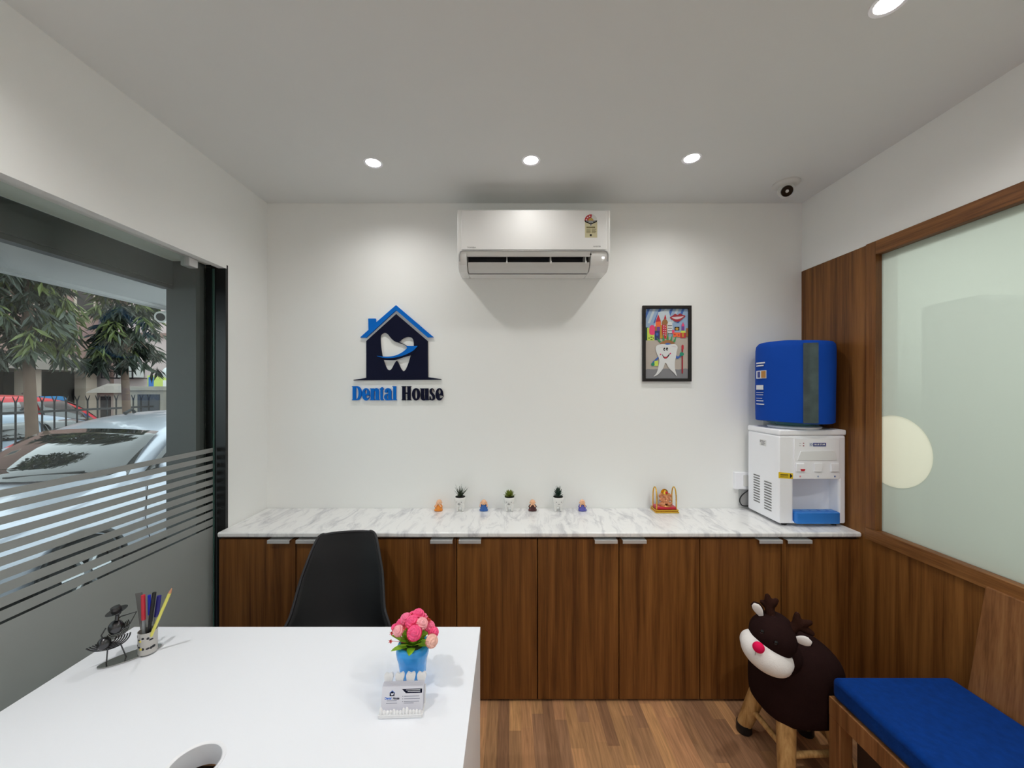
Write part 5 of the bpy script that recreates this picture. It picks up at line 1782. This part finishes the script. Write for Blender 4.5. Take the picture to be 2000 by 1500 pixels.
def car(label, paint, xc, ynose, sgn, L_=4.0, Wd=1.70, hgt=1.50, hood=0.93, suv=False):
    """nose at ynose, body runs along +y when sgn is 1"""
    t = thing('car', label, 'car', (xc, ynose + sgn * L_ / 2, ZG))
    MC = Matrix.Translation((xc, ynose, ZG)) @ Matrix.Diagonal((1, sgn, 1, 1))
    hw_ = Wd / 2
    e1 = L_ - 0.75 if not suv else L_ - 0.25
    # station: s, half width, belt z, roof half width, roof z
    ST = [(0.0, 0.60, 0.52, 0.50, 0.56), (0.06, 0.72, 0.60, 0.60, 0.66), (0.25, 0.80, 0.68, 0.66, 0.76), (0.65, 0.84, 0.80, 0.70, 0.85), (1.05, hw_, 0.88, 0.72, hood), (1.28, hw_, 0.92, 0.72, hood + 0.09),
          (1.52, hw_, 0.95, 0.68, hgt - 0.32), (1.80, hw_, 0.96, 0.63, hgt - 0.145), (2.25, hw_, 0.97, 0.61, hgt - 0.04), (2.9, hw_, 0.98, 0.60, hgt), (e1, hw_ * 0.98, 0.99, 0.58, hgt - 0.09), (L_ - 0.12, hw_ * 0.95, 0.98, 0.62, 1.06 if not suv else hgt - 0.3), (L_, hw_ * 0.88, 0.75, 0.6, 0.85)]
    rings = []
    for s, w, zb, wr, zr in ST:
        half = [(w * 0.86, 0.20), (w * 0.97, 0.30), (w, 0.52), (w * 0.985, zb - 0.06), (w * 0.955, zb), (wr + 0.03, zb + (zr - zb) * 0.86), (wr - 0.02, zr - 0.01), (wr * 0.6, zr + 0.02), (0.0, zr + 0.03)]
        pts = [(x, s, z) for x, z in half] + [(-x, s, z) for x, z in half[-2::-1]]
        rings.append(pts)
    g = G(); g.loft(rings, M=MC)
    body = g.build('body', paint, t, sub=2, ang=75)

    def off(P):
        return P
    # windscreen, bowed forward
    P = []
    for i in range(13):
        u = -1 + 2 * i / 12
        b = Vector((u * 0.765, 1.02 + 0.27 * u * u, hood + 0.035))
        tp = Vector((u * 0.60, 1.74 + 0.04 * u * u, hgt - 0.155 - 0.03 * u * u))
        row = []
        for j in range(7):
            q = b.lerp(tp, j / 6)
            q += Vector((0, -0.35, 0.9)) * (0.022 + 0.055 * math.sin(PI * j / 6) * (1 - 0.35 * u * u))
            row.append(q)
        P.append(row)
    g = G(); g.grid(P, M=MC); part(g.build('windscreen', M_carglass, t, solid=0.006), 'dark reflecting windscreen')
    # wipers
    g = G()
    for x0_, x1_ in ((-0.05, 0.5), (-0.62, -0.1)):
        g.tube([Vector((x0_, 1.03 + 0.2 * x0_ * x0_, hood + 0.085)), Vector((x1_, 1.10 + 0.24 * x1_ * x1_, hood + 0.115))], 0.008, 6, M=MC)
    g.build('wiper', M_blk, t)
    for sx in (-1, 1):
        for (sa, sb, ta, tb, nm) in ((1.38, 2.42, 1.93, 2.42, 'front_window'), (2.50, e1 - 0.12 + 0.1, 2.50, e1 - 0.15, 'rear_window')):
            P = []
            for i in range(7):
                a = i / 6
                bq = Vector((sx * (hw_ * 0.955 + 0.004), sa + (sb - sa) * a, 1.0))
                tq = Vector((sx * 0.655, ta + (tb - ta) * a, hgt - 0.15))
                P.append([bq.lerp(tq, j / 4) + Vector((sx * (0.010 + 0.018 * math.sin(PI * j / 4)), 0, 0)) for j in range(5)])
            g = G(); g.grid(P, M=MC); g.build(nm, M_carglass, t, solid=0.006)
        g = G(); g.ell((sx * (hw_ + 0.09), 1.52, 1.02), (0.095, 0.05, 0.065), seg=16, rings=10, M=MC); g.tube([(sx * hw_ * 0.95, 1.54, 0.98), (sx * (hw_ + 0.05), 1.53, 1.0)], 0.02, 8, M=MC); g.build('mirror', paint, t)
        g = G(); g.ell((sx * 0.62, 0.22, 0.64), (0.17, 0.20, 0.085), seg=18, rings=10, M=MC); g.build('headlamp', M_lampg, t)
        for sy in (0.85, L_ - 0.72):
            g = G()
            MW = MC @ Matrix.Translation((sx * (hw_ - 0.085), sy, 0.30)) @ Matrix.Rotation(PI / 2, 4, 'Y')
            g.lathe([(0.19, -0.1), (0.27, -0.1), (0.298, -0.07), (0.30, 0.0), (0.298, 0.07), (0.27, 0.1), (0.19, 0.1)], seg=36, M=MW, cap=False)
            g.lathe([(0.0, -0.06), (0.19, -0.09), (0.195, 0.09), (0.0, 0.06)], seg=36, M=MW)
            w = g.build('wheel', M_tyre, t)
            g = G(); sgn2 = 1 if sx > 0 else -1
            g.lathe([(0.0, 0.0), (0.045, 0.0), (0.045, 0.012), (0.0, 0.012)], seg=20, M=MC @ Matrix.Translation((sx * (hw_ + 0.004), sy, 0.30)) @ Matrix.Rotation(PI / 2 * sgn2, 4, 'Y'))
            for k in range(6):
                a = 2 * PI * k / 6
                g.tube([MC @ Vector((sx * (hw_ + 0.006), sy + 0.03 * math.cos(a), 0.30 + 0.03 * math.sin(a))), MC @ Vector((sx * (hw_ - 0.004), sy + 0.18 * math.cos(a), 0.30 + 0.18 * math.sin(a)))], [0.022, 0.028], 8)
            g.build('wheel_rim', M_rim, w)
            # dark arch
            g = G()
            P = []
            for i in range(19):
                a = PI * i / 18 * 1.06 - 0.09
                P.append([(sx * (hw_ + 0.006), sy + r * math.cos(a), 0.30 + r * math.sin(a)) for r in (0.30, 0.345)])
            g.grid(P, M=MC); g.build('wheel_arch', M_blk, t, solid=0.01)
        g = G()
        g.tube([(sx * (hw_ + 0.002), 1.42, 0.30), (sx * (hw_ + 0.004), 1.36, 0.55), (sx * hw_ * 0.985, 1.40, 0.90)], 0.004, 5, M=MC)
        g.tube([(sx * (hw_ + 0.002), 2.46, 0.30), (sx * (hw_ + 0.004), 2.46, 0.55), (sx * hw_ * 0.985, 2.46, 0.92)], 0.004, 5, M=MC)
        for s_ in (2.30, 3.2):
            g.box(sx * (hw_ + 0.012) - 0.008, sx * (hw_ + 0.012) + 0.008, s_ - 0.09, s_ + 0.09, 0.78, 0.80, M=MC)
        g.build('door_seam', M_blk, t)
    g = G(); g.box(-0.45, 0.45, -0.012, 0.03, 0.30, 0.50, M=MC); g.build('grille', M_blk, t, smooth=False, bevel=0.02)
    g = G(); g.tube([(0.0, 2.02, hgt + 0.005), (0.0, 2.1, hgt + 0.05), (0.0, 2.13, hgt + 0.01)], [0.02, 0.012, 0.02], 8, M=MC); g.build('roof_antenna', M_blk, t)
    return t


car('silver white car parked just outside the striped shopfront glass', plain('silver_paint', rgb(182, 187, 198), 0.28, metal=0.35, coat=0.8), -4.27, 2.25, 1)
car('red car parked beyond the black fence', plain('red_paint', rgb(196, 20, 34), 0.3, coat=0.6), -10.6, 10.5, -1, 4.2, 1.75, 1.66, 1.0, True)
car('pale blue grey car close behind the black fence', plain('bluegrey_paint', rgb(170, 186, 204), 0.3, coat=0.6), -8.35, 8.7, -1, 4.0, 1.65, 1.40, 0.9)

# fence
t = thing('picket_fence', 'black iron picket fence beyond the parked silver car', 'fence', (-7.0, 5.0, ZG))
M_iron = plain('black_iron', rgb(34, 32, 34), 0.5)
for z in (1.27, 0.55, 0.02):
    g = G(); g.box(-7.015, -6.985, 2.2, 7.55, z, z + 0.035); g.build('rail', M_iron, t, smooth=False)
proto_p = None
for k in range(34):
    y = 2.35 + 0.155 * k
    if proto_p is None:
        g = G()
        g.tube([(-7.0, y, ZG), (-7.0, y, 1.44)], 0.011, 8)
        g.tube([(-7.0, y - 0.035, 1.52), (-7.0, y - 0.01, 1.45), (-7.0, y, 1.40)], [0.005, 0.008, 0.008], 6)
        g.tube([(-7.0, y + 0.035, 1.52), (-7.0, y + 0.01, 1.45), (-7.0, y, 1.40)], [0.005, 0.008, 0.008], 6)
        proto_p = g.build('picket', M_iron, t)
    else:
        copy_part(proto_p, t, loc=(0, 0.155 * k, 0))
# gate pillars at its end
t = thing('gate_pillar', 'grey concrete gate block with dark panels at the fence end', 'gate pillar', (-7.25, 7.95, ZG))
g = G(); g.box(-7.62, -6.6, 7.72, 8.2, ZG, 1.66); g.box(-7.68, -6.54, 7.68, 8.24, 1.60, 1.68)
g.build('pillar_block', plain('rough_concrete', rgb(170, 162, 150), 0.9, var=0.2, vscale=5), t, smooth=False)
for xa, xb in ((-7.45, -7.02), (-6.86, -6.66)):
    g = G(); g.box(xa, xb, 7.70, 7.725, 0.6, 1.52); g.build('dark_panel', plain('panel_slate', rgb(72, 74, 80), 0.6) if 'panel_slate' not in bpy.data.materials else bpy.data.materials['panel_slate'], t, smooth=False)
t = thing('globe_lamp', 'white globe lamp on a short black post above the gate block', 'lamp', (-7.02, 7.95, 1.68))
g = G(); g.cyl((-7.02, 7.95, 1.68), (-7.02, 7.95, 1.86), 0.035, 0.05, 12); g.build('post', M_iron, t)
g = G(); g.ell((-7.02, 7.95, 1.96), 0.125, seg=20, rings=14); g.build('globe', plain('globe_white', rgb(226, 228, 228), 0.4), t)

# trees with drooping leaves
M_bark = plain('bark', rgb(112, 92, 80), 0.9, var=0.25, vscale=12)


def tree(px, Y, X, label, rtr, zlo, zhi, spread, nleaf, seed, tone):
    rnd = random.Random(seed)
    base = Vector((X, Y, ZG))
    t = thing('street_tree', label, 'tree', base, 'street trees by the fence')
    g = G(); g.tube([base, base + Vector((0.02, 0.02, 1.2)), base + Vector((-0.03, 0.0, 2.6)), base + Vector((0.03, 0.05, zhi - 0.4))], [rtr * 1.15, rtr, rtr * 0.85, rtr * 0.3], 14)
    for k in range(14):
        a = k * 2.4
        z0 = zlo + 0.5 + (zhi - zlo - 0.8) * k / 14
        r = spread * rnd.uniform(0.5, 0.85)
        p0 = base + Vector((0, 0, z0 - ZG))
        g.tube([p0, p0 + Vector((math.cos(a) * r * 0.55, math.sin(a) * r * 0.55, 0.22)), p0 + Vector((math.cos(a) * r, math.sin(a) * r, 0.05))], [rtr * 0.32, rtr * 0.2, rtr * 0.08], 7)
    g.build('trunk', M_bark, t)
    g = G()
    nclump = nleaf // 13
    for c in range(nclump):
        a = rnd.uniform(0, 2 * PI)
        z = rnd.uniform(zlo + 0.35, zhi)
        f = 1 - 0.35 * (z - zlo) / (zhi - zlo)
        r = spread * f * math.sqrt(rnd.uniform(0.02, 1))
        cpt = base + Vector((math.cos(a) * r, math.sin(a) * r, z - ZG - 0.25 * r))
        mi = rnd.choice((0, 0, 1, 2))
        for q in range(13):
            b = rnd.uniform(0, 2 * PI)
            dn = -rnd.uniform(0.5, 2.4)
            d = Vector((math.cos(b) + 0.3 * math.cos(a), math.sin(b) + 0.3 * math.sin(a), dn)).normalized()
            ln = rnd.uniform(0.16, 0.30)
            w = ln * 0.095
            s = d.cross(Vector((rnd.uniform(-1, 1), rnd.uniform(-1, 1), 0.6))).normalized()
            n = s.cross(d)
            p = cpt + Vector((rnd.uniform(-0.05, 0.05), rnd.uniform(-0.05, 0.05), rnd.uniform(-0.05, 0.05)))
            m_ = p + d * ln * 0.5
            g.add([p, m_ + s * w + n * 0.008, p + d * ln, m_ - s * w + n * 0.008, m_ - n * 0.006], [(0, 4, 1), (1, 4, 2), (2, 4, 3), (3, 4, 0)], mi)
    g.build('foliage', tone, t, weld=False, smooth=False)


LF = [plain('leaf_deep', rgb(42, 50, 38), 0.35, var=0.3, vscale=5), plain('leaf_grey', rgb(80, 88, 74), 0.35), plain('leaf_olive', rgb(92, 102, 54), 0.4)]
tree(50, 5.2, -6.5, 'street tree with drooping leaves, nearer the left photo edge', 0.062, 1.8, 5.2, 0.50, 4200, 21, LF)
tree(247, 6.5, -6.5, 'street tree with drooping leaves in front of the pale pink building', 0.056, 1.75, 5.2, 0.47, 3900, 22, LF)
tree(-330, 3.6, -6.6, 'street tree outside, hidden left of the shopfront view', 0.07, 2.2, 5.2, 0.55, 2600, 23, LF)

# buildings
M_pinkA = plain('dusky_pink_render', rgb(152, 124, 116), 0.9, var=0.1, vscale=1.5)
M_pinkB = plain('pale_pink_render', rgb(214, 196, 194), 0.9, var=0.06, vscale=1.2)
M_cream = plain('cream_render', rgb(196, 180, 164), 0.9)
M_void = plain('dark_interior', rgb(44, 42, 44), 0.9)
M_conc = plain('aged_concrete', rgb(150, 142, 134), 0.9, var=0.2, vscale=2)
t = thing('apartment_block', 'dusky pink apartment block with an open columned ground floor', 'building', (-16.5, 8.0, ZG))
g = G(); g.box(-19, -14, 1, 13.1, 2.6, 6.6); g.build('upper_wall', M_pinkA, t, smooth=False)
g = G(); g.box(-19, -13.6, 1, 13.1, 2.2, 2.6); g.build('ledge', M_conc, t, smooth=False)
g = G(); g.box(-19, -17.2, 1, 13.1, ZG, 2.2); g.box(-17.2, -14.05, 13.0, 13.1, ZG, 2.2); g.box(-17.2, -17.1, 1, 13.1, ZG, 2.2); g.build('back_wall', M_void, t, smooth=False)
for y in (4.0, 6.4, 8.4, 10.2, 11.35, 12.9):
    g = G(); g.box(-14.4, -14.02, y - 0.17, y + 0.17, ZG, 2.2); g.build('column', M_cream, t, smooth=False)
for y0_, z0_ in ((12.35, 4.1), (9.6, 4.1), (7.0, 4.1), (11.0, 4.1), (5.0, 4.1)):
    g = G(); g.box(-14.06, -13.97, y0_, y0_ + 0.62, z0_, z0_ + 0.85); w = g.build('window', M_cream, t, smooth=False)
    g = G(); g.box(-13.975, -13.955, y0_ + 0.07, y0_ + 0.55, z0_ + 0.07, z0_ + 0.78); g.build('pane', M_carglass, w, smooth=False)
t = thing('pink_building', 'pale pink building wall behind the right hand street tree', 'building', (-9.5, 15.5, ZG))
g = G(); g.box(-16.5, -5.5, 13.3, 18, ZG, 7.5); g.build('wall', M_pinkB, t, smooth=False)
g = G(); g.box(-13.95, -5.5, 13.2, 13.3, 3.42, 3.55); g.build('string_course', M_pinkA, t, smooth=False)
g = G(); g.box(-13.75, -13.68, 13.22, 13.3, ZG, 7); g.build('drain_pipe', M_pinkA, t, smooth=False)
t = thing('outdoor_condenser', 'small air conditioner condenser in a wire cage on the pale pink wall', 'air conditioner', (-13.3, 13.0, 1.98))
g = G(); g.box(-13.2, -12.6, 12.9, 13.25, 2.02, 2.46); g.build('case', M_offw, t, smooth=False)
g = G(); g.lathe([(0, 0), (0.18, 0), (0.18, 0.02), (0, 0.02)], seg=24, M=Matrix.Translation((-12.97, 12.895, 2.24)) @ Matrix.Rotation(PI / 2, 4, 'X')); g.build('fan_grille', M_blk, t)
g = G()
for z in (1.98, 2.2, 2.5):
    g.box(-13.5, -12.45, 12.7, 12.73, z, z + 0.03)
for x in (-13.5, -13.0, -12.48):
    g.box(x, x + 0.03, 12.7, 12.73, 1.98, 2.5); g.box(x, x + 0.03, 12.7, 13.29, 1.98, 2.0)
g.build('cage', M_iron, t, smooth=False)
t = thing('roofed_shrine', 'small grey roofed pillar with a dark niche by the street', 'shrine', (-11.3, 11.0, ZG))
g = G(); g.box(-11.55, -11.12, 10.8, 11.2, ZG, 1.52); g.build('pillar', M_conc, t, smooth=False)
g = G(); g.loft([[(-11.72, 10.62, 1.52), (-10.95, 10.62, 1.52), (-10.95, 11.38, 1.52), (-11.72, 11.38, 1.52)], [(-11.66, 10.7, 1.6), (-11.0, 10.7, 1.6), (-11.0, 11.3, 1.6), (-11.66, 11.3, 1.6)], [(-11.4, 10.9, 1.78), (-11.26, 10.9, 1.78), (-11.26, 11.1, 1.78), (-11.4, 11.1, 1.78)]]); g.build('roof', M_conc, t, smooth=False)
g = G(); g.box(-11.48, -11.19, 10.79, 10.80, 0.7, 1.42); g.build('niche', M_void, t, smooth=False)
t = thing('advert_board', 'colourful advertisement board beyond the gate block', 'billboard', (-10.2, 12.0, ZG))
g = G(); g.box(-11.3, -8.6, 12.0, 12.06, 0.6, 2.05); g.build('board', plain('board_lime', rgb(206, 226, 120), 0.6), t, smooth=False)
for i, (xa, xb, za, zb_, col) in enumerate(((-10.9, -8.7, 1.35, 1.62, (236, 120, 150)), (-10.8, -8.8, 1.68, 1.9, (236, 240, 236)), (-11.25, -11.1, 0.7, 2.0, (60, 120, 200)), (-10.6, -9.4, 1.0, 1.25, (240, 200, 60)))):
    g = G(); g.box(xa, xb, 11.985, 12.0, za, zb_); g.build('printed_band', plain('board_print_%d' % i, rgb(*col), 0.6), t, smooth=False)
for x in (-11.2, -8.7):
    g = G(); g.box(x, x + 0.07, 12.06, 12.12, ZG, 2.0); g.build('post', M_iron, t, smooth=False)
t = thing('blue_sign', 'bright blue sign with a yellow line behind the second tree', 'sign', (-9.4, 12.9, ZG))
g = G(); g.box(-10.4, -8.4, 12.6, 12.66, 2.25, 2.75); g.build('panel', plain('sign_blue', rgb(46, 120, 220), 0.5), t, smooth=False)
g = G(); g.box(-10.3, -8.5, 12.585, 12.6, 2.45, 2.53); g.build('yellow_line', plain('sign_yellow', rgb(236, 206, 70), 0.5), t, smooth=False)
g = G(); g.box(-9.45, -9.38, 12.66, 12.72, ZG, 2.7); g.build('post', M_iron, t, smooth=False)
t = thing('tarp_bundle', 'blue tarpaulin bundle below the open ground floor', 'tarpaulin', (-13.2, 10.9, ZG))
g = G(); g.box(-13.55, -13.15, 10.9, 11.4, ZG, 1.0, 0); g.build('crate', M_conc, t, smooth=False)
g = G(); g.box(-13.6, -13.1, 10.85, 11.45, 1.0, 1.42); g.build('tarp', plain('tarp_blue', rgb(40, 120, 176), 0.6), t, bevel=0.12, bseg=3)

# ------------------------------------------------------------------ sky and camera
w = bpy.data.worlds.new('overcast_sky')
S.world = w
w.use_nodes = True
nt = w.node_tree
bg = nt.nodes['Background']
bg.inputs['Color'].default_value = (0.86, 0.93, 1.0, 1)
bg.inputs['Strength'].default_value = SKY
cd = bpy.data.cameras.new('camera')
cd.sensor_fit = 'HORIZONTAL'
cd.sensor_width = 36.0
cd.lens = F / 2000 * 36
cd.shift_x = (1000 - VX) / 2000.0
cd.shift_y = (VY - 750) / 2000.0
cd.clip_start = 0.02
cam = bpy.data.objects.new('camera', cd)
COL.objects.link(cam)
cam.location = (0, 0, H)
cam.rotation_euler = (PI / 2, 0, 0)
S.camera = cam
S.view_settings.view_transform = 'Standard'
S.view_settings.look = 'None'
S.view_settings.gamma = 1
S.view_settings.use_curve_mapping = False
S.view_settings.exposure = EXPO
cy = S.cycles
cy.use_denoising = True
cy.max_bounces = 10
cy.diffuse_bounces = 5
cy.glossy_bounces = 4
cy.transmission_bounces = 6
cy.transparent_max_bounces = 16
cy.sample_clamp_indirect = 6.0
cy.caustics_reflective = False
cy.caustics_refractive = False
